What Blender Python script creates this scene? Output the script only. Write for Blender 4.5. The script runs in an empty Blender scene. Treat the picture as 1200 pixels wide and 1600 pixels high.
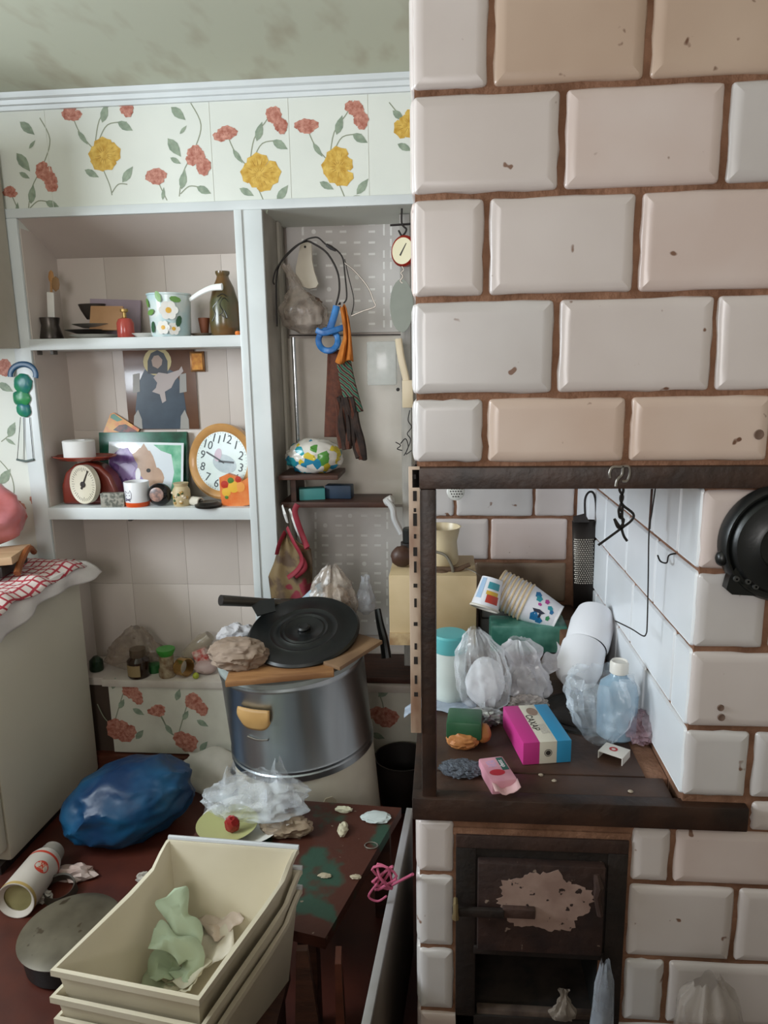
import bpy, bmesh, math, random
from mathutils import Vector, Matrix, noise

# ------------------------------------------------------------------ camera
YAW, PITCH, ROLL, FPX = math.radians(4.95), math.radians(11.45), math.radians(-0.95), 1120.0
CAM = Vector((0, 0, 1.52))
_f = Vector((-math.sin(YAW) * math.cos(PITCH), math.cos(YAW) * math.cos(PITCH), -math.sin(PITCH)))
_r = Vector((math.cos(YAW), math.sin(YAW), 0))
_u = _r.cross(_f)
RT = math.cos(ROLL) * _r + math.sin(ROLL) * _u
UP = -math.sin(ROLL) * _r + math.cos(ROLL) * _u
FW = _f
sc = bpy.context.scene
COL = sc.collection
cd = bpy.data.cameras.new('camera')
cd.sensor_fit = 'VERTICAL'
cd.sensor_height = 32.0
cd.lens = 32.0 * FPX / 1600.0
cd.clip_start = 0.02
co = bpy.data.objects.new('camera', cd)
COL.objects.link(co)
co.matrix_world = Matrix(((RT.x, UP.x, -FW.x, CAM.x), (RT.y, UP.y, -FW.y, CAM.y), (RT.z, UP.z, -FW.z, CAM.z), (0, 0, 0, 1)))
sc.camera = co
# ------------------------------------------------------------------ view, world, lights
vs = sc.view_settings
vs.view_transform = 'Standard'
vs.look = 'None'
vs.gamma = 1.0
vs.use_curve_mapping = False
vs.exposure = 0.15
w = bpy.data.worlds.new('world')
sc.world = w
w.use_nodes = True
w.node_tree.nodes['Background'].inputs[0].default_value = (0.75, 0.86, 1.0, 1)
w.node_tree.nodes['Background'].inputs[1].default_value = 1.0


def area_light(name, loc, target, sx, sy, power, color):
    l = bpy.data.lights.new(name, 'AREA')
    l.shape = 'RECTANGLE'
    l.size, l.size_y = sx, sy
    l.energy = power
    l.color = color
    o = bpy.data.objects.new(name, l)
    COL.objects.link(o)
    o.location = loc
    o.rotation_euler = (Vector(target) - Vector(loc)).to_track_quat('-Z', 'Y').to_euler()
    return o


# daylight through the window of the left wall, and through the window behind the camera
area_light('window_daylight', (-2.28, 0.80, 1.83), (0.0, 0.80, 1.83), 1.10, .85, 60, (0.84, 0.93, 1.0))
area_light('rear_window_daylight', (-0.55, -1.62, 1.72), (-0.4, 1.0, 1.75), 0.85, 1.0, 27, (1.0, 0.96, 0.94))

# ------------------------------------------------------------------ pixel helpers (1200 x 1600 frame)


def ray(x, y):
    return RT * ((x - 600) / FPX) - UP * ((y - 800) / FPX) + FW


def PY(x, y, Y):
    d = ray(x, y)
    return CAM + d * (Y / d.y)


def PZ(x, y, Z):
    d = ray(x, y)
    return CAM + d * ((Z - CAM.z) / d.z)


def PX(x, y, X):
    d = ray(x, y)
    return CAM + d * (X / d.x)


def mpp(p):
    return (Vector(p) - CAM).dot(FW) / FPX


# ------------------------------------------------------------------ materials


def lin(h):
    if not isinstance(h, str):
        return tuple(h) + (1,) if len(h) == 3 else h
    v = [int(h[i:i + 2], 16) / 255 for i in (0, 2, 4)]
    return tuple(c / 12.92 if c <= .04045 else ((c + .055) / 1.055) ** 2.4 for c in v) + (1,)


MATS = {}


def mat(name, c, c2=None, rough=.5, metal=0, scale=8, detail=3, bump=0, bscale=60, coat=0, spec=.5, lo=.35, hi=.65,
        speck=None, speck_scale=30, speck_at=.72, stretch=(1, 1, 1), trans=0, alpha=1, sub=0):
    if name in MATS:
        return MATS[name]
    m = bpy.data.materials.new(name)
    m.use_nodes = True
    n = m.node_tree.nodes
    L = m.node_tree.links
    b = n['Principled BSDF']
    b.inputs['Base Color'].default_value = lin(c)
    b.inputs['Roughness'].default_value = rough
    b.inputs['Metallic'].default_value = metal
    b.inputs['Coat Weight'].default_value = coat
    b.inputs['Coat Roughness'].default_value = .12
    b.inputs['Specular IOR Level'].default_value = spec
    b.inputs['Transmission Weight'].default_value = trans
    b.inputs['Alpha'].default_value = alpha
    tc = None
    if c2 or bump or speck:
        tc = n.new('ShaderNodeTexCoord')
        mp = n.new('ShaderNodeMapping')
        mp.inputs['Scale'].default_value = stretch
        L.new(tc.outputs['Object'], mp.inputs[0])
    out = None
    if c2:
        t = n.new('ShaderNodeTexNoise')
        t.inputs['Scale'].default_value = scale
        t.inputs['Detail'].default_value = detail
        L.new(mp.outputs[0], t.inputs['Vector'])
        r = n.new('ShaderNodeMapRange')
        r.inputs['From Min'].default_value = lo
        r.inputs['From Max'].default_value = hi
        L.new(t.outputs['Fac'], r.inputs['Value'])
        x = n.new('ShaderNodeMix')
        x.data_type = 'RGBA'
        x.inputs[6].default_value = lin(c)
        x.inputs[7].default_value = lin(c2)
        L.new(r.outputs[0], x.inputs[0])
        out = x.outputs[2]
    if speck:
        t = n.new('ShaderNodeTexNoise')
        t.inputs['Scale'].default_value = speck_scale
        t.inputs['Detail'].default_value = 2
        L.new(mp.outputs[0], t.inputs['Vector'])
        r = n.new('ShaderNodeMapRange')
        r.inputs['From Min'].default_value = speck_at
        r.inputs['From Max'].default_value = speck_at + .03
        L.new(t.outputs['Fac'], r.inputs['Value'])
        x = n.new('ShaderNodeMix')
        x.data_type = 'RGBA'
        x.inputs[6].default_value = lin(c)
        if out:
            L.new(out, x.inputs[6])
        x.inputs[7].default_value = lin(speck)
        L.new(r.outputs[0], x.inputs[0])
        out = x.outputs[2]
    if out:
        L.new(out, b.inputs['Base Color'])
    if bump:
        t = n.new('ShaderNodeTexNoise')
        t.inputs['Scale'].default_value = bscale
        t.inputs['Detail'].default_value = 3
        L.new(mp.outputs[0], t.inputs['Vector'])
        bp = n.new('ShaderNodeBump')
        bp.inputs['Strength'].default_value = bump
        bp.inputs['Distance'].default_value = .004
        L.new(t.outputs['Fac'], bp.inputs['Height'])
        L.new(bp.outputs[0], b.inputs['Normal'])
    MATS[name] = m
    return m


def film(name, c, opacity=.45, rough=.22, scale=14, var=.25):
    """thin crinkled plastic film: part of the light passes straight through"""
    if name in MATS:
        return MATS[name]
    m = bpy.data.materials.new(name)
    m.use_nodes = True
    n = m.node_tree.nodes
    L = m.node_tree.links
    b = n['Principled BSDF']
    b.inputs['Base Color'].default_value = lin(c)
    b.inputs['Roughness'].default_value = rough
    o = n['Material Output']
    tr = n.new('ShaderNodeBsdfTransparent')
    mx = n.new('ShaderNodeMixShader')
    tc = n.new('ShaderNodeTexCoord')
    t = n.new('ShaderNodeTexNoise')
    t.inputs['Scale'].default_value = scale
    t.inputs['Detail'].default_value = 4
    L.new(tc.outputs['Object'], t.inputs['Vector'])
    r = n.new('ShaderNodeMapRange')
    r.inputs['From Min'].default_value = .3
    r.inputs['From Max'].default_value = .7
    r.inputs['To Min'].default_value = max(0, opacity - var)
    r.inputs['To Max'].default_value = min(1, opacity + var)
    L.new(t.outputs['Fac'], r.inputs['Value'])
    L.new(r.outputs[0], mx.inputs[0])
    L.new(tr.outputs[0], mx.inputs[1])
    L.new(b.outputs[0], mx.inputs[2])
    L.new(mx.outputs[0], o.inputs[0])
    MATS[name] = m
    return m


# ------------------------------------------------------------------ geometry helpers
ORG = {}
ID = Matrix.Identity(4)


def T(x, y=None, z=None):
    return Matrix.Translation(Vector(x) if y is None else Vector((x, y, z)))


def frame(o, x, z):
    """matrix with origin o, local X along x, local Z near z"""
    x = Vector(x).normalized()
    z = Vector(z)
    y = z.cross(x).normalized()
    z = x.cross(y)
    return Matrix(((x.x, y.x, z.x, o[0]), (x.y, y.y, z.y, o[1]), (x.z, y.z, z.z, o[2]), (0, 0, 0, 1)))


def frz(o, z, xhint=(1, 0, 0)):
    """matrix with origin o and local Z exactly along z"""
    z = Vector(z).normalized()
    x = Vector(xhint)
    x = (x - z * x.dot(z)).normalized()
    y = z.cross(x)
    return Matrix(((x.x, y.x, z.x, o[0]), (x.y, y.y, z.y, o[1]), (x.z, y.z, z.z, o[2]), (0, 0, 0, 1)))


def RZ(a):
    return Matrix.Rotation(math.radians(a), 4, 'Z')


def RX(a):
    return Matrix.Rotation(math.radians(a), 4, 'X')


def RY(a):
    return Matrix.Rotation(math.radians(a), 4, 'Y')


class MB:
    def __init__(s):
        s.v, s.f, s.m = [], [], []
        s.cur = 0

    def add(s, vs_, fs, M=ID):
        k = len(s.v)
        s.v += [M @ Vector(p) for p in vs_]
        s.f += [tuple(i + k for i in f) for f in fs]
        s.m += [s.cur] * len(fs)
        return s

    def mi(s, i):
        s.cur = i
        return s

    def box(s, a, b, M=ID, bev=0):
        """box between corners a and b, edges chamfered by bev"""
        bm = bmesh.new()
        bmesh.ops.create_cube(bm, size=1)
        for v in bm.verts:
            v.co = Vector([(a[i] + b[i]) / 2 + v.co[i] * (b[i] - a[i]) for i in range(3)])
        if bev:
            bmesh.ops.bevel(bm, geom=bm.edges[:], offset=bev, segments=2, affect='EDGES', profile=.6)
        bm.verts.index_update()
        s.add([v.co.copy() for v in bm.verts], [[v.index for v in f.verts] for f in bm.faces], M)
        bm.free()
        return s

    def lathe(s, prof, M=ID, seg=32, a0=0, a1=360):
        full = abs(a1 - a0) >= 359.9
        n = seg if full else seg + 1
        vs_, fs, rings = [], [], []
        for r, z in prof:
            if abs(r) < 1e-6:
                rings.append([len(vs_)])
                vs_.append((0, 0, z))
            else:
                rings.append(list(range(len(vs_), len(vs_) + n)))
                for i in range(n):
                    t = math.radians(a0 + (a1 - a0) * i / seg)
                    vs_.append((r * math.cos(t), r * math.sin(t), z))
        for A, B in zip(rings, rings[1:]):
            for i in range(seg):
                j = (i + 1) % n
                if len(A) == 1 and len(B) == 1:
                    continue
                if len(A) == 1:
                    fs.append((A[0], B[j], B[i]))
                elif len(B) == 1:
                    fs.append((A[i], A[j], B[0]))
                else:
                    fs.append((A[i], A[j], B[j], B[i]))
        return s.add(vs_, fs, M)

    def tube(s, pts, r, seg=8, closed=False, flat=1.0):
        pts = [Vector(p) for p in pts]
        n = len(pts)
        rs = r if isinstance(r, (list, tuple)) else [r] * n
        tang = []
        for i in range(n):
            a = pts[(i - 1) % n] if (closed or i) else pts[i]
            b = pts[(i + 1) % n] if (closed or i < n - 1) else pts[i]
            d = b - a
            tang.append(d.normalized() if d.length > 1e-9 else Vector((0, 0, 1)))
        up = Vector((0, 0, 1)) if abs(tang[0].z) < .9 else Vector((1, 0, 0))
        x = (up - tang[0] * up.dot(tang[0])).normalized()
        vs_, fs = [], []
        for i in range(n):
            x = x - tang[i] * x.dot(tang[i])
            x = x.normalized() if x.length > 1e-6 else tang[i].orthogonal().normalized()
            y = tang[i].cross(x)
            for k in range(seg):
                t = 2 * math.pi * k / seg
                vs_.append(pts[i] + rs[i] * (x * math.cos(t) + y * math.sin(t) * flat))
        for i in range(n if closed else n - 1):
            j = (i + 1) % n
            for k in range(seg):
                l = (k + 1) % seg
                fs.append((i * seg + k, i * seg + l, j * seg + l, j * seg + k))
        if not closed:
            fs.append(tuple(range(seg - 1, -1, -1)))
            fs.append(tuple(range((n - 1) * seg, n * seg)))
        return s.add(vs_, fs)

    def prism(s, poly, h, M=ID):
        """polygon in local XY extruded from z=0 to z=h"""
        n = len(poly)
        vs_ = [(p[0], p[1], 0) for p in poly] + [(p[0], p[1], h) for p in poly]
        fs = [tuple(range(n - 1, -1, -1)), tuple(range(n, 2 * n))]
        fs += [(i, (i + 1) % n, n + (i + 1) % n, n + i) for i in range(n)]
        return s.add(vs_, fs, M)

    def grid(s, nu, nv, fn, M=ID, closed_u=False):
        vs_ = [fn(i / (nu if closed_u else nu - 1), j / (nv - 1)) for j in range(nv) for i in range(nu)]
        fs = []
        for j in range(nv - 1):
            for i in range(nu if closed_u else nu - 1):
                k = (i + 1) % nu
                fs.append((j * nu + i, j * nu + k, (j + 1) * nu + k, (j + 1) * nu + i))
        return s.add(vs_, fs, M)

    def blob(s, c, rad, amp=.2, freq=3, seed=0, sub=4, zmin=None, M=ID, ridged=True):
        bm = bmesh.new()
        bmesh.ops.create_icosphere(bm, subdivisions=sub, radius=1)
        off = Vector((seed * 7.3, seed * 3.1, seed * 5.7))
        out = []
        for v in bm.verts:
            d = v.co.normalized()
            n1 = noise.noise(d * freq + off)
            n2 = noise.noise(d * freq * 2.3 + off)
            if ridged:
                k = 1 + amp * (1 - 2.6 * abs(n1)) + amp * .5 * (.6 - 2 * abs(n2))
            else:
                k = 1 + amp * (n1 * 1.4 + n2 * .5)
            p = Vector((d.x * rad[0], d.y * rad[1], d.z * rad[2])) * k
            p = M.to_3x3() @ p + Vector(c)
            if zmin is not None and p.z < zmin:
                p.z = zmin + (p.z - zmin) * .03
            out.append(p)
        bm.verts.index_update()
        s.add(out, [[v.index for v in f.verts] for f in bm.faces])
        bm.free()
        return s

    def build(s, name, mats, parent=None, origin=None, smooth=True, angle=35, label=None, cat=None, group=None, kind=None, solid=0):
        me = bpy.data.meshes.new(name)
        if parent is not None:
            o0 = ORG[parent.name]
        elif origin is not None:
            o0 = Vector(origin)
        else:
            lo = [min(p[i] for p in s.v) for i in range(3)]
            hi = [max(p[i] for p in s.v) for i in range(3)]
            o0 = Vector(((lo[0] + hi[0]) / 2, (lo[1] + hi[1]) / 2, lo[2]))
        me.from_pydata([Vector(p) - o0 for p in s.v], [], s.f)
        if not isinstance(mats, (list, tuple)):
            mats = [mats]
        for m in mats:
            me.materials.append(m)
        if len(mats) > 1:
            me.polygons.foreach_set('material_index', s.m)
        bm = bmesh.new()
        bm.from_mesh(me)
        bmesh.ops.recalc_face_normals(bm, faces=bm.faces[:])
        bm.to_mesh(me)
        bm.free()
        if smooth:
            me.polygons.foreach_set('use_smooth', [True] * len(me.polygons))
            me.set_sharp_from_angle(angle=math.radians(angle))
        o = bpy.data.objects.new(name, me)
        COL.objects.link(o)
        if parent is not None:
            o.parent = parent
        else:
            o.location = o0
        ORG[o.name] = o0
        if solid:
            md = o.modifiers.new('thickness', 'SOLIDIFY')
            md.thickness = solid
        tag(o, label, cat, group, kind)
        return o


def tag(o, label=None, cat=None, group=None, kind=None):
    if label:
        o['label'] = label
    if cat:
        o['category'] = cat
    if group:
        o['group'] = group
    if kind:
        o['kind'] = kind
    return o


def thing(name, loc, label, cat, group=None, kind=None):
    o = bpy.data.objects.new(name, None)
    o.empty_display_size = .05
    COL.objects.link(o)
    o.location = loc
    ORG[o.name] = Vector(loc)
    return tag(o, label, cat, group, kind)


def text_mb(mb, txt, size, M, h=.0004):
    """flat lettering laid into mb, centred on the origin of M (local XY plane)"""
    cu = bpy.data.curves.new('lettering', 'FONT')
    cu.body = txt
    cu.size = size
    cu.align_x = 'CENTER'
    cu.align_y = 'CENTER'
    cu.resolution_u = 2
    cu.extrude = h
    ob = bpy.data.objects.new('lettering', cu)
    COL.objects.link(ob)
    dg = bpy.context.evaluated_depsgraph_get()
    me = bpy.data.meshes.new_from_object(ob.evaluated_get(dg))
    mb.add([v.co.copy() for v in me.vertices], [tuple(p.vertices) for p in me.polygons], M)
    bpy.data.objects.remove(ob)
    bpy.data.curves.remove(cu)
    bpy.data.meshes.remove(me)


def lerp(a, b, t):
    return Vector(a).lerp(Vector(b), t)


def spline(pts, n=6):
    """Catmull-Rom through pts"""
    pts = [Vector(p) for p in pts]
    out = []
    for i in range(len(pts) - 1):
        p0, p1, p2, p3 = pts[max(i - 1, 0)], pts[i], pts[i + 1], pts[min(i + 2, len(pts) - 1)]
        for k in range(n):
            t = k / n
            out.append(.5 * ((2 * p1) + (p2 - p0) * t + (2 * p0 - 5 * p1 + 4 * p2 - p3) * t * t + (3 * p1 - p0 - 3 * p2 + p3) * t ** 3))
    out.append(pts[-1])
    return out


def sack(mb, c, prof, folds=.12, nf=9, seed=0, nth=56, nz=26, lean=(0, 0), squash=1.0, rot=0, rough=.10):
    """gathered bag: prof = [(radius, height)] from the base up"""
    zs = [p[1] for p in prof]
    c = Vector(c)
    ca, sa = math.cos(rot), math.sin(rot)

    def fn(u, v):
        z = zs[0] + (zs[-1] - zs[0]) * v
        for (r0, z0), (r1, z1) in zip(prof, prof[1:]):
            if z <= z1 or (r1, z1) == prof[-1]:
                t = (z - z0) / max(z1 - z0, 1e-6)
                t = max(0, min(1, t))
                t = t * t * (3 - 2 * t)
                r = r0 + (r1 - r0) * t
                break
        th = 2 * math.pi * u
        d = Vector((math.cos(th), math.sin(th), v * 2.2))
        fq = nf / 3.2
        k = 1 + folds * (.4 + .9 * v) * (1.1 - 4.2 * math.sqrt(noise.noise(Vector((d.x * fq + seed * 1.7, d.y * fq, v * 1.6 + seed))) ** 2 + .004))
        k += folds * .3 * (.6 - 2.6 * abs(noise.noise(Vector((d.x * fq * 2.1, d.y * fq * 2.1 + seed, v * 4.0)))))
        k += rough * .6 * (1 - 3 * abs(noise.noise(d * 2.6 + Vector((0, seed * 3.3, 0)))))
        zz = z + rough * .5 * (zs[-1] - zs[0]) * noise.noise(d * 2 + Vector((seed, seed, 9))) * min(1, v * 3)
        x, y = r * k * math.cos(th), r * k * math.sin(th) * squash
        x, y = x * ca - y * sa, x * sa + y * ca
        return c + Vector((x + lean[0] * v * v, y + lean[1] * v * v, zz))
    mb.grid(nth, nz, fn, closed_u=True)
    return mb


random.seed(4)
# ------------------------------------------------------------------ palette
M_wallpaper = mat('wallpaper_ground', 'dee0d7', 'd6d9d0', rough=.6, scale=3, bump=.05, bscale=200)
M_white = mat('white_paint', 'd6dbdb', 'cdd2d2', rough=.35, scale=5)
M_niche = mat('niche_panel', 'cfc3ba', 'c6bab1', rough=.45, scale=2.5)
M_ceiling = mat('ceiling_paper', 'c5c8b4', 'b5b29d', rough=.9, scale=6, lo=.52, hi=.68, detail=3, stretch=(1.5, .6, 1))
M_floor = mat('painted_floor', '5a2a1e', '43201a', rough=.45, scale=6, bump=.15, bscale=30)
M_mortar = mat('clay_mortar', '8c6650', '6b4935', rough=.95, scale=14, bump=.8, bscale=90)
M_tile = mat('tile_glaze_white', 'cdc3bf', 'c4b9b4', rough=.30, scale=4, speck='7a5a4a', speck_scale=34, speck_at=.715, coat=.12, bump=.04, bscale=18)
M_tile_b = mat('tile_glaze_grey', 'c9c4c2', 'bfb8b5', rough=.28, scale=5, speck='7a5a4a', speck_scale=30, speck_at=.71, coat=.12, bump=.04, bscale=18)
M_tile_c = mat('tile_glaze_rosy', 'cfc0ba', 'c7b4ac', rough=.3, scale=5, speck='7a5a4a', speck_scale=30, speck_at=.71, coat=.12, bump=.04, bscale=18)
M_tile_pink = mat('tile_glaze_pink', 'cdb9ac', 'c2aa9b', rough=.30, scale=4, speck='6a4a3a', speck_scale=34, speck_at=.705, coat=.12, bump=.04, bscale=18)
M_tile_tan = mat('tile_glaze_tan', 'bfa896', 'b39a88', rough=.30, scale=4, speck='6a4a3a', speck_scale=34, speck_at=.705, coat=.12, bump=.04, bscale=18)
M_tile_side = mat('tile_glaze_white_lit', 'ecf0f4', 'e4e7ea', rough=.30, scale=4, speck='7a5a48', speck_scale=22, speck_at=.8, coat=.15)  # white glaze, with window light put into its paler, bluer tone
M_tile_soot = mat('tile_glaze_sooty', '8d7a68', '5c4838', rough=.35, scale=7)
M_iron = mat('brown_painted_iron', '241813', '392419', rough=.5, scale=16, bump=.4, bscale=50, speck='8a7a68', speck_scale=38, speck_at=.74)
M_castiron = mat('black_cast_iron', '15110f', '241a15', rough=.6, scale=12, bump=.4, bscale=80)
M_rust = mat('rust_iron', '2a1b16', '3d2820', rough=.7, scale=9, bump=.5, bscale=60)
M_blackpan = mat('black_pan', '0c0e0e', '141616', rough=.38, scale=10, bump=.1)
M_wire = mat('dark_wire', '2a2624', rough=.5, metal=.6)
M_steelwire = mat('bright_wire', '9a948c', rough=.35, metal=.9)
M_darkwood = mat('dark_wood', '4a2a1c', '341c12', rough=.55, scale=6, stretch=(1, 8, 8), bump=.2)
M_browntrim = mat('brown_board', '5e2f1e', '4a2416', rough=.5, scale=6, stretch=(1, 8, 8))
M_bag = film('clear_bag_film', 'eef0f4', opacity=.26, scale=14, var=.2, rough=.12)
M_paper = mat('white_paper', 'e4e2da', rough=.7)
M_orange = mat('orange', 'd9762c', rough=.5)
M_redp = mat('print_red', '9c5240', 'cf9684', rough=.6, scale=75, lo=.3, hi=.7)
M_yelp = mat('print_yellow', 'b98a24', 'dcb858', rough=.6, scale=55, lo=.3, hi=.7)
M_leafp = mat('print_leaf', '98a590', '7c8b78', rough=.6, scale=45)
M_stemp = mat('print_stem', '8d927c', rough=.6)
M_redd = mat('print_red_dark', '8e4634', rough=.6)
M_yeld = mat('print_yellow_dark', '94660f', rough=.6)
PRINT = [M_stemp, M_leafp, M_redp, M_redd, M_yelp, M_yeld]

YW, YN, YS = 2.42, 2.64, 1.15      # wall face, niche back, stove front
ZC = 2.392                          # ceiling
XL, XR, YF = -2.35, 1.30, -1.70     # other room walls
YN2 = 2.73
NX0, NX1, CX1, N2X1 = -1.415, -0.667, -0.590, 0.0   # niche 1, column, niche 2

# ================================================================== ROOM
MB().box((XL - .1, YF - .1, -.08), (XR + .1, YN2 + .12, 0)).build('floor', M_floor, kind='structure', label='red-brown painted floor')
MB().box((XL - .1, YF - .1, ZC), (XR + .1, YN2 + .12, ZC + .08)).build('ceiling', M_ceiling, kind='structure', label='greenish mottled papered ceiling')
# back wall: face pieces around the two niches plus the niche linings
wb = thing('wall_back', (0, YW, 0), 'pale wallpapered back wall with two recessed niches', None, kind='structure')
Z_TOP = 2.022
Z_LEDGE = .386
m = MB()
m.box((XL - .1, YW, Z_TOP), (XR + .1, YN2 + .1, ZC))
m.box((XL - .1, YW, 0), (NX0, YN2 + .1, Z_TOP))
m.box((N2X1, YW, 0), (XR + .1, YN2 + .1, Z_TOP))
m.build('wall_face', M_wallpaper, wb)
MB().box((NX1, YW, 0), (CX1, YN2 + .1, Z_TOP)).build('pillar', M_white, wb)
MB().box((NX0, YN, 0), (NX1, YN2 + .1, Z_TOP)).build('niche_back', mat('panel_joint', 'd9d0c8', rough=.6), wb)
MB().box((CX1, YN2, 0), (N2X1, YN2 + .1, Z_TOP)).build('niche_back', M_niche, wb)
# sloping ceiling of the shelf niche
zb = PY(80, 405, YN).z
m = MB()
m.prism([(YW, Z_TOP), (YN, Z_TOP), (YN, zb)], NX1 - NX0, frame((NX0, 0, 0), (0, 1, 0), (1, 0, 0)))
m.build('sloped_niche_ceiling', M_niche, wb)
# panels of the shelf niche back, each its own piece
xs = [NX0 + .001] + [PY(p, 860, YN).x for p in (203, 290, 372)] + [NX1 - .001]
zs = [Z_LEDGE, PY(250, 912, YN).z, 1.30, zb - .001]
for i in range(4):
    for j in range(3):
        MB().box((xs[i] + .0004, YN - .003, zs[j] + .0004), (xs[i + 1] - .0004, YN, zs[j + 1] - .0004), bev=.0006).build('panel', M_niche, wb)
MB().box((NX0 - .004, YW + .002, Z_LEDGE), (NX0 + .004, YN, Z_TOP - .03)).build('niche_side', M_niche, wb)
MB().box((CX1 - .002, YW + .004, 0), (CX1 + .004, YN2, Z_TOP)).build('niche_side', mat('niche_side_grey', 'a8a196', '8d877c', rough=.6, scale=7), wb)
# ledge and lower panel
XP = PY(168, 1070, YW).x
MB().box((NX0 - .0, YW + .012, Z_LEDGE - .03), (N2X1, YN2, Z_LEDGE - .001)).build('ledge_core', M_niche, wb)
MB().box((XP - .02, YW - .006, Z_LEDGE - .028), (N2X1, YN - .006, Z_LEDGE), bev=.003).build('ledge', mat('ledge_paint', 'cfc6bc', 'b9ada2', rough=.5), wb)
MB().box((XP, YW + .004, .085), (N2X1, YW + .05, Z_LEDGE - .028)).build('lower_panel', mat('wallpaper_lower', 'd8d4c6', 'cbc6b8', rough=.6), wb)
MB().box((NX0, YW + .02, 0), (XP, YW + .06, Z_LEDGE - .03)).build('lower_panel', mat('dark_board', '4a3a30', rough=.7), wb)
m = MB().box((NX0, YW - .02, 0), (N2X1, YW + .03, .08), bev=.004)
m.build('baseboard_back', M_browntrim, kind='structure', label='red-brown baseboard below wallpapered panel')
# cornice: stepped moulding
m = MB()
prof = [(0, 0), (-.010, 0), (-.012, .012), (-.020, .014), (-.024, .026), (-.034, .030), (-.040, .044), (0, .044)]
m.prism(prof, XR - XL, frame((XL, YW, ZC - .0445), (0, 1, 0), (1, 0, 0)))
m.build('trim_1', M_white, kind='structure', label='white stepped cornice moulding')
# frame boards around the niches
t2 = thing('trim_2', (0, YW, 0), 'white board frame around the niches', None, kind='structure')
MB().box((XL, YW - .012, Z_TOP), (N2X1, YW, Z_TOP + .030), bev=.003).build('frame_rail', M_white, t2)
x0 = NX0 - .058
MB().box((x0, YW - .014, 0), (NX0 + .002, YW, Z_TOP), bev=.004).build('frame_stile', M_white, t2)
MB().box((NX1 - .004, YW - .016, 0), (CX1 + .004, YW, Z_TOP), bev=.004).build('frame_stile', M_white, t2)
MB().box((NX1 - .010, YW - .022, 0), (NX1 + .016, YW - .015, Z_TOP), bev=.003).build('bead', M_white, t2)
# wallpaper drop seams
for px in (75, 330, 452, 575):
    x = PY(px, 240, YW).x
    MB().box((x, YW - .0012, Z_TOP + .03), (x + .0015, YW, ZC - .045)).build('seam', mat('seam_tone', 'd8dad0', rough=.6), wb)

# other walls of the room (daylight side and behind)
WY0, WY1, WZ0, WZ1 = .20, 1.40, 1.36, 2.30
M_room = mat('room_paper', 'a39c8c', '958e7e', rough=.8, scale=3)
m = MB()
m.box((XL - .1, YF, 0), (XL, WY0, ZC)).box((XL - .1, WY1, 0), (XL, YW, ZC))
m.box((XL - .1, WY0, 0), (XL, WY1, WZ0)).box((XL - .1, WY0, WZ1), (XL, WY1, ZC))
m.build('wall_left', M_room, kind='structure')
m = MB()
m.box((XL, YF - .1, 0), (-1.0, YF, ZC)).box((-.1, YF - .1, 0), (XR, YF, ZC))
m.box((-1.0, YF - .1, 0), (-.1, YF, 1.1)).box((-1.0, YF - .1, 2.3), (-.1, YF, ZC))
m.build('wall_front', M_room, kind='structure')
MB().box((XL, -.62, 0), (XR, -.52, 1.28)).build('wall_added_shade', M_room, kind='structure')  # low wall added out of view to shade the lower stove front
MB().box((XR, YF, 0), (XR + .1, YW, ZC)).build('wall_right', M_room, kind='structure')
for nm, o, ux, wd, z0, hh in (('window_1', (XL - .05, WY0, WZ0), (0, 1, 0), WY1 - WY0, WZ0, WZ1 - WZ0), ('window_2', (-1.0, YF - .05, 1.1), (1, 0, 0), .9, 1.1, 1.2)):
    wn = thing(nm, o, 'white framed window', None, kind='structure')
    F = frame(o, ux, (0, 0, 1))
    for a, b in (((0, -.03, 0), (.05, .03, hh)), ((wd - .05, -.03, 0), (wd, .03, hh)), ((0, -.03, 0), (wd, .03, .05)), ((0, -.03, hh - .05), (wd, .03, hh)), ((wd / 2 - .03, -.03, 0), (wd / 2 + .03, .03, hh))):
        MB().box(a, b, F, bev=.004).build('frame_bar', M_white, wn)

# ------------------------------------------------------------------ printed wallpaper flowers (flat print on the paper)


def blossom(mb, px, py, r, Y, kind, seed, squash=1.0, rot=0, off=0.0):
    rnd = random.Random(seed)
    c = PY(px, py, Y - .0008 - off)
    k = mpp(c) * r
    base = 2 if kind == 'red' else 4
    n = 5
    for layer in range(2):
        for i in range(n):
            a = rot + 2 * math.pi * (i + .5 * layer) / n + rnd.uniform(-.25, .25)
            ln = k * (1 - .35 * layer) * rnd.uniform(.72, 1.15)
            wd = math.pi / n * 1.25
            pts = [(0, 0)]
            for q in range(7):
                t = a - wd + 2 * wd * q / 6
                rr = ln * (.82 + .18 * math.sin(math.pi * q / 6)) * (1 + .045 * ((q % 2) * 2 - 1))
                pts.append((rr * math.cos(t), rr * math.sin(t) * squash))
            mb.mi(base)
            d = .0002 * (layer * n + i) * .3
            mb.add([(c.x + p[0], c.y - d, c.z + p[1]) for p in pts], [tuple(range(len(pts)))])
            mb.mi(base + 1)
            d += .00004
            for vo in (-.45, 0, .45):
                a2 = a + wd * vo
                p0 = (ln * .30 * math.cos(a2), ln * .30 * math.sin(a2) * squash)
                p1 = (ln * .84 * math.cos(a2), ln * .84 * math.sin(a2) * squash)
                nx, nz = -math.sin(a2) * ln * .022, math.cos(a2) * ln * .022
                mb.add([(c.x + p0[0] + nx, c.y - d, c.z + p0[1] + nz), (c.x + p0[0] - nx, c.y - d, c.z + p0[1] - nz), (c.x + p1[0], c.y - d, c.z + p1[1])], [(0, 1, 2)])


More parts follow.
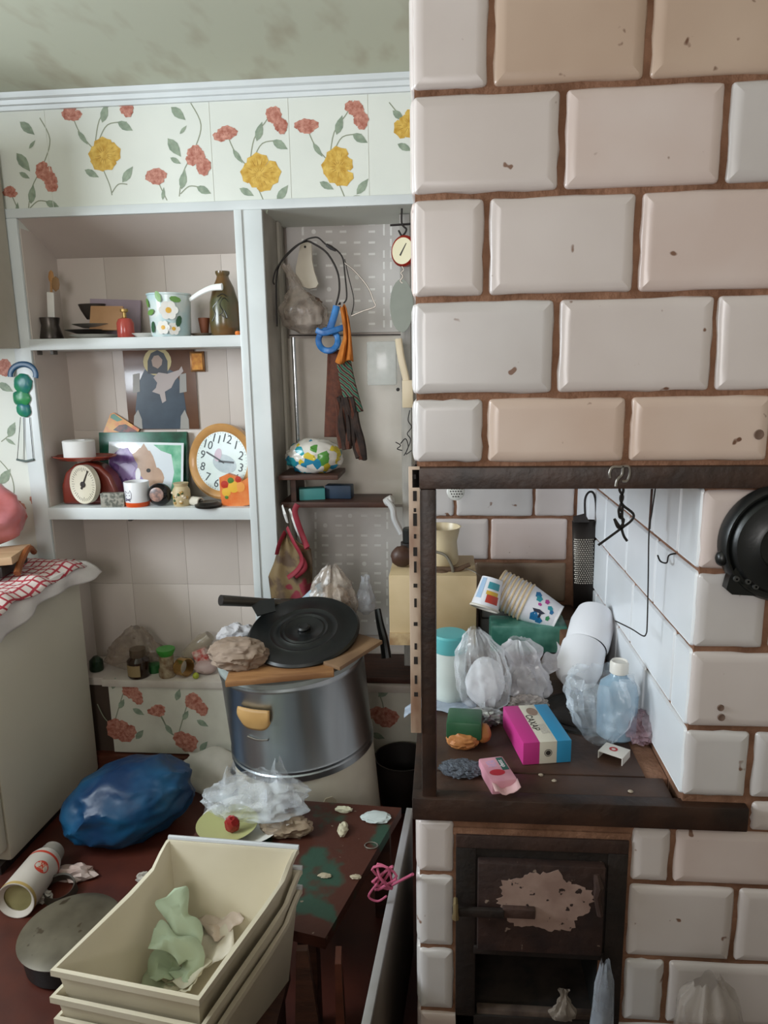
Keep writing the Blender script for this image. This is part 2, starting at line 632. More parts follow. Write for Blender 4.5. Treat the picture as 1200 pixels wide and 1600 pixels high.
def leaf(mb, px, py, ln, ang, Y, wd=.34):
    c = PY(px, py, Y - .0008)
    k = mpp(c) * ln
    a = math.radians(ang)
    ex, ez = math.cos(a), math.sin(a)
    pts = []
    for t, s_ in ((0, 0), (.2, .7), (.45, 1), (.7, .75), (.88, .35), (1.05, 0), (.88, -.35), (.7, -.75), (.45, -1), (.2, -.7)):
        u, v = (t - .5) * k, s_ * wd * k * .5
        pts.append((c.x + u * ex - v * ez, c.y, c.z + u * ez + v * ex))
    mb.mi(1)
    mb.add(pts, [tuple(range(len(pts)))])
    mb.mi(0)
    q = [(-.5, .012), (.45, .004), (.45, -.004), (-.5, -.012)]
    mb.add([(c.x + u * k * ex - v * k * ez, c.y - .0001, c.z + u * k * ez + v * k * ex) for u, v in q], [(0, 1, 2, 3)])


def stem(mb, pts, Y, wd=1.6):
    P = [PY(x, y, Y - .0005) for x, y in pts]
    P = spline(P, 5)
    mb.mi(0)
    k = mpp(P[0]) * wd * .5
    vs_, fs = [], []
    for i, p in enumerate(P):
        d = (P[min(i + 1, len(P) - 1)] - P[max(i - 1, 0)])
        n = Vector((-d.z, 0, d.x)).normalized() * k
        vs_ += [p + n, p - n]
        if i:
            fs.append((2 * i - 2, 2 * i - 1, 2 * i + 1, 2 * i))
    mb.add(vs_, fs)


def print_obj(build, Y=YW, parent=wb):
    mb = MB()
    build(mb, Y)
    mb.build('floral_print', PRINT, parent, smooth=False)


def big_motif(ox, oy, second=True):
    """yellow flower spray; (ox, oy) = centre of the yellow blossom"""
    def f(mb, Y):
        stem(mb, [(ox - 50, oy - 62), (ox - 38, oy - 35), (ox - 15, oy - 8)], Y)
        stem(mb, [(ox - 15, oy - 12), (ox - 8, oy - 55), (ox + 12, oy - 85), (ox + 20, oy - 105)], Y)
        stem(mb, [(ox - 10, oy - 20), (ox + 5, oy - 48), (ox + 35, oy - 52)], Y)
        stem(mb, [(ox - 5, oy + 15), (ox + 8, oy + 45), (ox + 12, oy + 62)], Y)
        stem(mb, [(ox + 12, oy + 58), (ox + 22, oy + 45), (ox + 36, oy + 45)], Y)
        leaf(mb, ox - 34, oy - 28, 24, -55, Y)
        leaf(mb, ox + 0, oy - 66, 28, 70, Y, .45)
        leaf(mb, ox + 32, oy - 46, 26, -30, Y, .5)
        leaf(mb, ox - 20, oy + 28, 24, -28, Y, .45)
        leaf(mb, ox + 36, oy + 30, 28, 50, Y, .45)
        blossom(mb, ox, oy, 30, Y, 'yellow', int(ox), .95, .3)
        blossom(mb, ox - 52, oy - 64, 21, Y, 'red', int(ox) + 1, .62, .2)
        blossom(mb, ox + 24, oy - 92, 15, Y, 'red', int(ox) + 2, .9)
        blossom(mb, ox + 33, oy - 76, 13, Y, 'red', int(ox) + 3, 1.1, off=.0006)
    return f


def vine(ox, oy, s=1.0):
    """leafy vine with a hanging red pair; (ox, oy) = the red pair"""
    def f(mb, Y):
        stem(mb, [(ox - 10, oy - 84), (ox + 6, oy - 50), (ox - 4, oy - 12), (ox - 22, oy + 25), (ox - 28, oy + 62)], Y)
        stem(mb, [(ox - 26, oy + 58), (ox - 12, oy + 46), (ox + 6, oy + 48)], Y)
        leaf(mb, ox - 30, oy - 68, 28, -42, Y, .5)
        leaf(mb, ox - 22, oy - 42, 16, 45, Y)
        leaf(mb, ox - 36, oy - 15, 32, -55, Y, .5)
        leaf(mb, ox - 34, oy + 6, 18, -30, Y, .45)
        leaf(mb, ox - 22, oy + 36, 28, 75, Y, .45)
        leaf(mb, ox + 10, oy + 52, 24, -25, Y, .5)
        blossom(mb, ox - 4, oy - 2, 15, Y, 'red', int(ox), 1)
        blossom(mb, ox + 8, oy + 17, 13, Y, 'red', int(ox) + 5, 1.15, .4, off=.0006)
    return f


def small_red(ox, oy, r=20):
    def f(mb, Y):
        stem(mb, [(ox, oy), (ox + 10, oy + 22), (ox + 18, oy + 38)], Y)
        leaf(mb, ox + 12, oy + 28, 18, 80, Y)
        blossom(mb, ox, oy, r, Y, 'red', int(ox), .65)
    return f


for ox, oy in ((163, 243), (405, 272), (530, 262)):
    print_obj(big_motif(ox, oy))
for ox, oy in ((72, 268), (308, 245)):
    print_obj(vine(ox, oy))
print_obj(small_red(243, 275))
print_obj(small_red(15, 298, 14))


def right_edge(mb, Y):
    blossom(mb, 640, 195, 24, Y, 'yellow', 3)
    leaf(mb, 622, 180, 22, -40, Y, .5)
    leaf(mb, 632, 230, 24, -25, Y, .45)
    stem(mb, [(608, 160), (620, 175), (632, 190)], Y)


print_obj(right_edge)


def left_strip(mb, Y):
    blossom(mb, 24, 792, 17, Y, 'red', 21, .8)
    blossom(mb, 30, 806, 12, Y, 'red', 22, 1.1, off=.0006)
    blossom(mb, 56, 782, 12, Y, 'red', 23, .9)
    leaf(mb, 8, 605, 26, -30, Y, .5)
    leaf(mb, 18, 672, 26, 60, Y, .5)
    leaf(mb, 16, 690, 18, -35, Y)
    stem(mb, [(2, 690), (14, 680), (24, 665)], Y)
    stem(mb, [(0, 720), (16, 740), (22, 765), (18, 785)], Y)
    leaf(mb, 8, 745, 30, 50, Y, .5)
    blossom(mb, 6, 575, 13, Y, 'red', 24)


print_obj(left_strip)
for a in ((190, 1140), (290, 1158)):
    def lower(mb, Y, a=a):
        s_ = a[0] - 290
        blossom(mb, a[0], a[1], 23, Y, 'red', a[0], .85)
        leaf(mb, a[0] + 28, a[1] + 8, 20, 50, Y, .5)
        stem(mb, [(a[0] - 38, a[1] - 40), (a[0] - 28, a[1] - 20), (a[0] - 15, a[1] - 6)], Y)
        stem(mb, [(a[0] - 10, a[1] - 15), (a[0] + 2, a[1] - 55), (a[0] + 10, a[1] - 70)], Y)
        leaf(mb, a[0] + 0, a[1] - 40, 18, 60, Y, .5)
        leaf(mb, a[0] + 26, a[1] - 28, 20, -30, Y, .5)
        leaf(mb, a[0] - 12, a[1] - 72, 20, 70, Y, .5)
        blossom(mb, a[0] + 12, a[1] - 62, 14, Y, 'red', a[0] + 1)
        blossom(mb, a[0] + 24, a[1] - 50, 11, Y, 'red', a[0] + 2, off=.0006)
    print_obj(lower, YW + .004)


def lower3(mb, Y):
    blossom(mb, 246, 1110, 17, Y, 'red', 31, .6)
    stem(mb, [(246, 1112), (256, 1128), (262, 1142)], Y)
    leaf(mb, 264, 1140, 20, -60, Y, .45)


print_obj(lower3, YW + .004)


def lower4(mb, Y):
    blossom(mb, 600, 1120, 24, Y, 'red', 33, .8)
    leaf(mb, 600, 1082, 24, 40, Y, .5)
    stem(mb, [(590, 1078), (598, 1100), (600, 1120)], Y)
    leaf(mb, 590, 1150, 22, -20, Y, .5)


print_obj(lower4, YW + .004)

# ================================================================== STOVE
SX0, SX1 = -0.047, XR - .002
AX = .407                                     # alcove right wall (front edge)
AYB = 2.20                                    # alcove back
Z_BT, Z_BB = 1.361, 1.326                     # beam top / bottom
Z_CT, Z_CB = .775, .733                       # counter plate top / bottom
stove = thing('tiled_stove', (.35, YS, 0), 'big masonry cooking stove clad in off-white glazed tiles', 'stove')


def tile_mesh(w_, h_, seed, rl=.010, bev=.013, dome=.0055, depth=.018, chip=.0018):
    """glazed stove tile, front towards local +Z, from (0,0) to (w,h); soft bevelled rim, uneven outline"""
    rnd = random.Random(seed)
    out = []
    r = .007
    cs = [(r, r, 180), (w_ - r, r, 270), (w_ - r, h_ - r, 0), (r, h_ - r, 90)]
    for ci, (cx, cy, a0) in enumerate(cs):
        for q in range(4):
            t = math.radians(a0 + 30 * q)
            out.append((cx + r * math.cos(t), cy + r * math.sin(t)))
        nx = cs[(ci + 1) % 4]
        # wavering edge between the corners
        p0 = out[-1]
        t0 = math.radians(nx[2])
        p1 = (nx[0] + r * math.cos(t0), nx[1] + r * math.sin(t0))
        for q in (1, 2, 3, 4):
            u = q / 5
            j = rnd.uniform(-chip, chip)
            dx, dy = p1[0] - p0[0], p1[1] - p0[1]
            l = math.hypot(dx, dy) or 1
            out.append((p0[0] + dx * u - dy / l * j, p0[1] + dy * u + dx / l * j))
    n = len(out)

    def inset(p, d):
        x = min(max(p[0], d + (p[0] - w_ / 2) * .0), w_ - d)
        y = min(max(p[1], d), h_ - d)
        return (x, y)
    vs_ = []
    for d, z in ((0, -depth), (0, -.0015), (.0025, .0022), (bev * .55, dome * .72), (bev, dome), (bev * 1.35, dome)):
        for p in out:
            q = inset(p, d) if d else p
            vs_.append((q[0], q[1], z))
    k = 6
    fs = []
    for a in range(k - 1):
        for i in range(n):
            j = (i + 1) % n
            fs.append((a * n + i, a * n + j, (a + 1) * n + j, (a + 1) * n + i))
    fs.append(tuple(range((k - 1) * n, k * n)))
    return vs_, fs


_ts = [0]


def tile(o, ux, uz, w_, h_, m=None, parent=None, shear=0, **kw):
    """o = lower-left corner on the wall face, ux = along, face normal = ux x uz"""
    _ts[0] += 1
    ux = Vector(ux).normalized()
    uz = Vector(uz)
    nn = ux.cross(uz)
    M = Matrix(((ux.x, uz.x, nn.x, o[0]), (ux.y, uz.y, nn.y, o[1]), (ux.z, uz.z, nn.z, o[2]), (0, 0, 0, 1)))
    v, f = tile_mesh(w_, h_, _ts[0], **kw)
    if shear:
        v = [(x + shear * y, y, z) for x, y, z in v]
    mb = MB()
    mb.add(v, f, M)
    if m is None or m is M_tile:
        m = (M_tile, M_tile_b, M_tile_c, M_tile, M_tile_b)[(_ts[0] * 7) % 5]
    return mb.build('tile', m, parent or stove, angle=60)


G = .0045   # half joint


def front_row(z0, z1, pxs, py, mats=None, y=YS, x_end=None, shears=None, zoff=0):
    """tiles between successive joint pixels (measured at height py) on the stove front"""
    X = [p if isinstance(p, float) else PY(p, py, y).x for p in pxs]
    for i, (a, b) in enumerate(zip(X, X[1:])):
        if b - a < .03:
            continue
        tile((a + G, y, z0 + G), (1, 0, 0), (0, 0, 1), b - a - 2 * G, z1 - z0 - 2 * G, mats[i] if mats else None, shear=(shears[i] if shears else 0))


W, K, N = M_tile, M_tile_pink, M_tile_tan
# masonry core (the joints): upper mass, back, right part and base
m = MB().box((SX0 + .002, YS + .002, Z_BB + .01), (SX1, YW - .002, ZC - .002))
m.box((-.05, AYB + .002, Z_CB + .005), (AX + .002, YW - .002, Z_BB + .01))
m.box((AX + .002, YS + .002, 0), (SX1, YW - .002, Z_BB + .01))
OX0, OX1, OZ0, OZ1 = .056, .280, .318, .470      # ash opening
m.box((SX0 + .002, YS + .002, 0), (OX0, YW - .05, Z_CB + .005))
m.box((OX1, YS + .002, 0), (AX + .002, YW - .05, Z_CB + .005))
m.box((OX0, YS + .002, 0), (OX1, YW - .05, OZ0))
m.box((OX0, YS + .002, OZ1), (OX1, YW - .05, Z_CB + .005))
m.box((OX0, YS + .30, OZ0), (OX1, YW - .05, OZ1))
core = m.build('masonry_core', M_mortar, stove, smooth=False)
XE = .86
z1 = [2.388, 2.20, 2.055, 1.911, 1.768, 1.620, 1.472, 1.364]
front_row(z1[1], z1[0], [SX0 - G, .17, .395, .62, XE], 0)
front_row(z1[2], z1[1], [SX0 - G, .06, .285, .51, XE - .1, 1.0], 0)
front_row(z1[3], z1[2], [SX0 - G, 767, 1013, .51, .74, .97], 60, [W, N, N, K, W], shears=[0, .01, .02, 0, 0])
front_row(z1[4], z1[3], [SX0 - G, 878, 1132, .62, .85], 225, [W, W, W, W])
front_row(z1[5], z1[4], [SX0 - G, 760, 995, .50, .73], 390, [W, W, W, W])
front_row(z1[6], z1[5], [SX0 - G, 868, 1116, .62, .84], 545, [W, W, W, W], shears=[0, 0, -.03, 0])
front_row(z1[7], z1[6], [SX0 - G, 758, 980, .50, .73], 670, [W, K, K, W])
# chipped plug holes in two tiles
hole = mat('chipped_clay', '6a5448', rough=.9)
for px, py, rr in ((1186, 679, 8), (1126, 1106, 5.5), (1127, 1121, 6)):
    c = PY(px, py, YS - .0068)
    k = mpp(c)
    MB().lathe([(rr * k, 0), (rr * k * .9, .0018), (rr * k * .5, .0012), (0, .0006)], frz(c, (0, -1, 0)), seg=14).build('chip', hole, stove)
# right pillar of the alcove
zr = [1.326, 1.190, 1.056, .915, .786]
front_row(zr[1], zr[0], [AX - G, .62, .85], 830)
front_row(zr[2], zr[1], [AX - G, .520, .74], 950)
front_row(zr[3], zr[2], [AX - G, .56, .79], 1080)
front_row(zr[4] - .0, zr[3], [AX - G, 1172, .74], 1190)
# base rows below the counter
zl = [.728, .616, .461, .322, .18, .02]
XD0, XD1 = PY(712, 1450, YS).x, PY(978, 1420, YS).x
front_row(zl[1], zl[0], [SX0 - G, XD0 + .0], 1330)
front_row(zl[1], zl[0], [XD1 + .0, 1050, .62, .85], 1330)
front_row(zl[2], zl[1], [SX0 - G, XD0 + .0], 1430)
front_row(zl[2], zl[1], [XD1 + .0, 1148, .72, .95], 1430)
front_row(zl[3], zl[2], [SX0 - G, XD0 + .0], 1530)
front_row(zl[3], zl[2], [XD1 + .0, 1040, .62, .84], 1530)
front_row(zl[4], zl[3], [SX0 - G, .05, .28, .50, .72, .95], 1600)
front_row(zl[5], zl[4], [SX0 - G, .16, .38, .60, .83], 1600)
# tile pieces right of the counter end and above the fire door
front_row(Z_CB - .01, .786, [.520, .72, .95], 1260)
# left flank tiles (turned towards the window)
for zi, (za, zb_) in enumerate(zip(z1[1:], z1[:-1])):
    ys = [YS, YS + (.11 if zi % 2 else .22)]
    while ys[-1] < YW - .12:
        ys.append(ys[-1] + .225)
    ys[-1] = min(ys[-1], YW)
    for a, b in zip(ys, ys[1:]):
        if b - a > .04:
            tile((SX0, b - G, za + G), (0, -1, 0), (0, 0, 1), b - a - 2 * G, zb_ - za - 2 * G, W)
for zi, (za, zb_) in enumerate(zip(zl[1:], zl[:-1])):
    ys = [YS, YS + (.11 if zi % 2 else .22), YS + (.335 if zi % 2 else .445), YS + .67, YS + .89]
    for a, b in zip(ys, ys[1:]):
        tile((SX0, b - G, za + G), (0, -1, 0), (0, 0, 1), b - a - 2 * G, zb_ - za - 2 * G, W)
# alcove back wall tiles
ab = [1.326, 1.190, 1.056, .916, .780]


def back_row(z0, z1_, X, mats):
    for i, (a, b) in enumerate(zip(X, X[1:])):
        tile((a + G, AYB, z0 + G), (1, 0, 0), (0, 0, 1), b - a - 2 * G, z1_ - z0 - 2 * G, mats[i], dome=.004)


bx = lambda px, py: PY(px, py, AYB).x
back_row(ab[1], ab[0], [-.05, .1, .32, .40], [W, W, W])
back_row(ab[2], ab[1], [-.05, bx(711, 790), bx(834, 790), .40], [W, W, W])
back_row(ab[3], ab[2], [-.05, bx(765, 840), bx(888, 840)], [W, W])
back_row(ab[4], ab[3], [-.05, bx(740, 905), bx(886, 905)], [M_tile_soot, M_tile_soot])
# alcove right wall tiles (face towards -X)


def side_row(z0, z1_, Ys):
    Ys = [YS] + Ys + [AYB]
    for a, b in zip(Ys, Ys[1:]):
        tile((AX - .001, b - .003, z0 + .003), (0, -1, 0), (0, 0, 1), b - a - .006, z1_ - z0 - .006, M_tile_side, dome=.002, bev=.006, chip=.0010)


side_row(zr[1], zr[0], [1.250, 1.400, 1.62, 1.84, 2.06])
side_row(zr[2], zr[1], [1.372, 1.59, 1.81, 2.03])
side_row(zr[3], zr[2], [1.235, 1.52, 1.77, 1.98])
side_row(zr[4], zr[3], [1.40, 1.64, 1.88])
# iron lintel over the alcove, counter plate and its edging
MB().box((SX0 - .008, YS - .014, Z_BB), (SX1, YS + .03, Z_BT), bev=.003).build('lintel_beam', M_iron, stove)
MB().box((SX0 - .004, YS, Z_BB), (SX0 + .02, AYB + .2, Z_BT), bev=.002).build('lintel_beam', M_iron, stove)
MB().box((SX0 - .010, YS - .016, Z_CB), (.514, YS + .012, Z_CT + .002), bev=.003).build('counter_edge', M_iron, stove)
MB().box((SX0 - .010, YS + .01, Z_CB), (SX0 + .014, AYB + .15, Z_CT + .002), bev=.003).build('counter_edge', M_iron, stove)
M_plate = mat('cooktop_plate', '33241d', '50372a', rough=.5, scale=9, bump=.3, bscale=50)
for a, b in (((SX0 + .015, YS + .014), (AX - .01, YS + .075)), ((SX0 + .015, YS + .079), (AX - .04, YS + .56)), ((SX0 + .015, YS + .564), (AX - .01, AYB))):
    MB().box((a[0], a[1], Z_CB), (b[0], b[1], Z_CT), bev=.0025).build('cooktop_plate', M_plate, stove)
MB().box((AX - .039, YS + .079, Z_CB), (AX, YS + .56, Z_CT - .004)).build('clay_strip', M_mortar, stove)
MB().lathe([(.0, .004), (.045, .004), (.048, .002), (.050, .004), (.095, .004), (.098, 0)], T(.30, 1.47, Z_CT), seg=40).build('cooking_ring', M_castiron, stove)
# corner post: angle iron with slots plus brown round-edged upright
pz0, pz1 = Z_CT, Z_BB
x_l, x_m, x_r = SX0 - .011, SX0 + .007, SX0 + .037
MB().box((x_m, YS - .012, pz0), (x_r - .004, YS + .012, pz1), bev=.005).build('corner_post', M_iron, stove)
M_strip = mat('worn_cream_strip', 'c2ad9a', '8a6a56', rough=.55, scale=22, lo=.45, hi=.7, stretch=(1, 1, .35))
MB().box((x_l, YS - .014, .90), (x_m, YS - .010, Z_BT + .002), bev=.001).build('slotted_strip', M_strip, stove)
sl = MB()
for i, (py, h) in enumerate(((745, 7), (775, 16), (797, 6), (812, 20), (838, 7), (862, 14), (886, 18), (915, 6), (942, 14), (975, 6), (1010, 10), (1032, 12), (1062, 14), (1085, 7))):
    c = PY(648 + (py - 740) * .006, py, YS - .0145)
    k = mpp(c)
    hw = 3 if i % 2 else 2
    sl.box((c.x - hw * k, c.y - .0006, c.z - h * k / 2), (c.x + hw * k, c.y + .0006, c.z + h * k / 2))
sl.build('slot', mat('slot_dark', '1c1512', rough=.8), stove, kind='stuff', smooth=False)
# fire door: frame, door leaf with worn pale patch, latch, ash door below
fd_x0, fd_x1 = PY(712, 1450, YS).x, PY(976, 1420, YS).x
fd_z1, fd_z0 = .700, .27
d_y = YS - .006
MB().box((fd_x0, d_y, fd_z1 - .026), (fd_x1, YS + .02, fd_z1), bev=.002).build('door_frame', M_rust, stove)
MB().box((fd_x0, d_y, fd_z0), (fd_x0 + .036, YS + .02, fd_z1 - .026), bev=.002).build('door_frame', M_castiron, stove)
MB().box((fd_x1 - .034, d_y, fd_z0), (fd_x1, YS + .02, fd_z1 - .026), bev=.002).build('door_frame', M_castiron, stove)
MB().box((fd_x0, d_y, fd_z0), (fd_x1, YS + .02, fd_z0 + .05), bev=.002).build('door_frame', M_castiron, stove)
# clay bedding around the door frame
MB().box((fd_x0 - .006, YS - .002, fd_z1 - .004), (fd_x1 + .004, YS + .01, fd_z1 + .012), bev=.003).build('clay_bedding', M_mortar, stove)
dl0, dl1 = PY(746, 1400, d_y).x, PY(942, 1400, d_y).x
dz1, dz0 = PY(800, 1342, d_y).z, PY(800, 1478, d_y).z
leaf_o = MB().box((dl0, d_y - .014, dz0), (dl1, d_y + .004, dz1), bev=.003).build('fire_door', mat('fire_door_iron', '241816', '38251f', rough=.6, scale=18, bump=.5, bscale=60, speck='7d6a5e', speck_scale=60, speck_at=.70), stove)
# pale bare-metal patch: ragged outline, slightly proud
rnd = random.Random(8)
pc = PY(850, 1408, d_y - .0145)
k = mpp(pc)
pts = []
for i in range(90):
    a = 2 * math.pi * i / 90
    r_ = 1 + .16 * noise.noise(Vector((math.cos(a) * 2, math.sin(a) * 2, 3))) * 2 + rnd.uniform(-.06, .06)
    pts.append((71 * k * r_ * math.cos(a), 50 * k * r_ * math.sin(a)))
MB().prism(pts, .0006, frame((pc.x, pc.y, pc.z), (1, 0, 0), (0, -1, 0)) @ Matrix.Identity(4)).build('bare_patch', mat('bare_metal_patch', 'a58b80', '8b7167', rough=.6, scale=20, speck='2c1e1a', speck_scale=70, speck_at=.66), leaf_o, smooth=False)
MB().box((PY(784, 1410, d_y).x, d_y - .026, PY(784, 1418, d_y).z), (PY(834, 1410, d_y).x, d_y - .014, PY(784, 1404, d_y).z), bev=.002).build('latch_bar', M_rust, leaf_o)
MB().box((PY(706, 1410, d_y).x, d_y - .030, PY(784, 1417, d_y).z), (PY(786, 1410, d_y).x, d_y - .020, PY(784, 1405, d_y).z), bev=.003).build('latch_bar', M_castiron, leaf_o)
hz = PY(712, 1423, d_y - .03)
MB().tube([hz + Vector((0, .012, .015)), hz + Vector((0, 0, .012)), hz + Vector((0, -.004, 0)), hz + Vector((0, -.004, -.012))], [.004, .005, .005, .007], 8).build('latch_knob', mat('worn_brass', '8a7858', rough=.4, metal=.7), leaf_o)
MB().tube([PY(932, 1365, d_y - .012), PY(936, 1385, d_y - .016), PY(932, 1400, d_y - .012), PY(938, 1430, d_y - .014)], [.006, .009, .007, .006], 8).build('hinge', M_rust, leaf_o)
MB().box((dl0 - .006, d_y - .004, dz0 - .018), (dl1 + .006, YS + .01, dz0 - .002), bev=.002).build('door_frame', M_castiron, stove)
# ash opening below with ash floor
MB().box((OX0, YS + .28, OZ0), (OX1, YS + .30, OZ1)).build('ash_opening', mat('soot', '070606', rough=.9), stove)
MB().box((OX0 - .002, YS + .004, OZ0 - .002), (OX1 + .002, YS + .29, OZ0 + .002)).build('ash_opening', mat('dark_ash', '1e1714', '332822', rough=.95, scale=30), stove)
for xa, xb in ((OX0 - .002, OX0 + .002), (OX1 - .002, OX1 + .002)):
    MB().box((xa, YS + .004, OZ0), (xb, YS + .29, OZ1)).build('ash_opening', MATS['soot'], stove)
MB().box((fd_x0 + .02, YS - .002, dz0 - .018), (fd_x1 - .02, YS + .004, fd_z1 - .01)).build('door_frame', M_castiron, stove)
ash = MB().box((fd_x0 + .04, YS - .002, fd_z0 + .045), (fd_x1 - .04, YS + .014, fd_z0 + .060), bev=.003).build('ash_sill', mat('ash_brown', '5a4a40', '3a2c26', rough=.95, scale=30), stove)
c = PY(882, 1540, YS - .010)
mb = MB()
sack(mb, (c.x, c.y, fd_z0 + .060), [(.020, 0), (.024, .012), (.012, .034), (.005, .050), (.009, .062)], folds=.3, nf=5, seed=3, nth=30, nz=14, squash=.4)
mb.build('rag', mat('ash_rag', '8a7e72', '5a5048', rough=.9), label='small grey twisted rag lying in the open ash door', cat='rag')

# ================================================================== SHELF NICHE
ZU, ZLO = 1.632, 1.046
sh1 = MB().box((NX0 + .002, YW - .018, ZU - .038), (NX1 - .001, YN - .008, ZU), bev=.003).build('shelf_board', M_white, label='white upper shelf board carrying vase and saucepan', cat='shelf')
sh2 = MB().box((NX0 + .002, YW - .018, ZLO - .043), (NX1 - .001, YN - .008, ZLO), bev=.003).build('shelf_board', M_white, label='white lower shelf board carrying clock and kitchen scale', cat='shelf')


def lat(px, py, Y, zb, prof, seg=28):
    """lathe whose profile is given in photo pixels at that depth"""
    p = PY(px, py, Y)
    k = mpp(p)
    kz = k * 1.02
    return MB().lathe([(r * k, h * kz) for r, h in prof], T(p.x, Y, zb), seg=seg)


def base(px, py, Y, zb):
    p = PY(px, py, Y)
    return Vector((p.x, Y, zb))


ceram = mat('white_ceramic', 'e3e0da', rough=.25)
# --- upper shelf
Y1 = 2.50
M_copper = mat('dull_metal', '57504a', '403a36', rough=.35, metal=.7)
lat(80, 522, Y1, ZU, [(0, 0), (17, 0), (18, 3), (15, 14), (13, 22), (15, 33), (14, 33), (12, 22), (13, 4), (0, 3)]).build('coffee_pot', M_copper, label='dull grey metal coffee pot holding spatulas on the upper shelf', cat='pot')
kp = mpp(PY(80, 480, Y1))
b0 = base(80, 522, Y1, ZU)
tip = PY(83, 418, Y1 + .03)
wd = thing('wooden_spoon', b0 + Vector((-.004, .012, .01)), 'wooden spoon standing in the grey coffee pot', 'spoon')
a = b0 + Vector((-.006, .012, .01))
bt = PY(80, 440, Y1 + .03)
MB().tube([a, lerp(a, bt, .7), bt], [.004, .004, .004], 8).build('handle', mat('spoon_wood', 'b0804c', '946638', rough=.6), wd)
MB().lathe([(0, 0), (.008, .006), (.011, .02), (.008, .036), (0, .044)], frz(bt - Vector((0, 0, .004)), PY(79, 416, Y1 + .035) - bt) @ Matrix.Diagonal((1, .35, 1, 1)), seg=14).build('bowl', MATS['spoon_wood'], wd)
sp = thing('spatula', b0 + Vector((.006, -.006, .01)), 'white spatula with a brown rounded blade in the grey coffee pot', 'spatula')
MB().box((-.014, -.003, 0), (.012, .003, .150), T(b0 + Vector((.006, -.004, .012))) @ RY(4), bev=.003).build('handle', mat('spatula_white', 'd9d5cf', rough=.5), sp)
MB().lathe([(0, 0), (.012, .01), (.015, .025), (.011, .045), (0, .052)], T(PY(87, 456, Y1)) @ RY(6) @ Matrix.Diagonal((1, .25, 1, 1)), seg=14).build('blade', mat('spatula_brown', '8d6a44', rough=.6), sp)
# plates and saucers
dark_pl = mat('dark_plate', '3a332f', '2a2522', rough=.3)
plate_prof = lambda r, h: [(0, .0), (r * .55, 0), (r * .6, .15 * h), (r, h), (r * .98, h * 1.05), (r * .55, .3 * h), (0, .28 * h)]
zz = ZU
for i, (px, r, h, mm, lb) in enumerate(((148, 38, 6, ceram, 'white plate at the bottom of the small stack on upper shelf'), (140, 36, 5, dark_pl, 'dark plate on the white plate on upper shelf'), (150, 34, 5, mat('grey_plate', '8a8680', rough=.3), 'grey plate on top of the dark plate on upper shelf'))):
    lat(px, 520, 2.515, zz, plate_prof(r, h)).build('plate', mm, label=lb, cat='plate')
    zz += 8.6 * mpp(PY(px, 520, 2.515))
p = PY(135, 495, 2.52)
zt = zz + .011
gb = MB()
gb.lathe([(0, 0), (.016, 0), (.02, .008), (.030, .032), (.036, .052), (.034, .053), (.018, .008), (0, .005)], T(PY(150, 500, 2.535).x - .01, 2.535, zt) @ Matrix.Diagonal((1.4, .7, 1, 1)), seg=24)
gb.build('gravy_boat', dark_pl, label='dark ceramic gravy boat on the plate stack', cat='dish')
MB().box((0, -.004, 0), (.190, .006, .150), T(PY(137, 500, 2.60).x, 2.600, ZU) @ RX(-8) @ RY(3), bev=.001).build('greeting_card', mat('mauve_card', 'a99aa6', 'a08f9c', rough=.7), label='mauve card leaning on the back of upper shelf', cat='card')
MB().box((0, -.005, 0), (.118, .005, .085), T(PY(139, 505, 2.478).x, 2.478, ZU + .030) @ RX(-14) @ RY(2), bev=.004).build('wooden_block', mat('tan_board', 'b98e66', 'a97e58', rough=.6, scale=9), label='tan square board leaning over the plates', cat='board')
rj = thing('red_bottle', base(197, 522, 2.455, ZU), 'small red soap bottle with gold pump beside the tan board', 'bottle')
lat(197, 522, 2.455, ZU, [(0, 0), (12, 0), (13, 2), (13, 22), (10, 28), (4, 30), (0, 30)]).build('body', mat('red_glass', 'c2544a', 'ad463d', rough=.2), rj)
lat(197, 522, 2.455, ZU + 30 * mpp(rj.location), [(0, 0), (3, 0), (3, 8), (6, 9), (6, 13), (0, 14)]).build('pump', mat('brass', 'a88a52', rough=.35, metal=.7), rj)
lat(227, 522, 2.47, ZU, plate_prof(21, 6)).build('saucer', ceram, label='small white saucer beside the floral saucepan', cat='saucer')
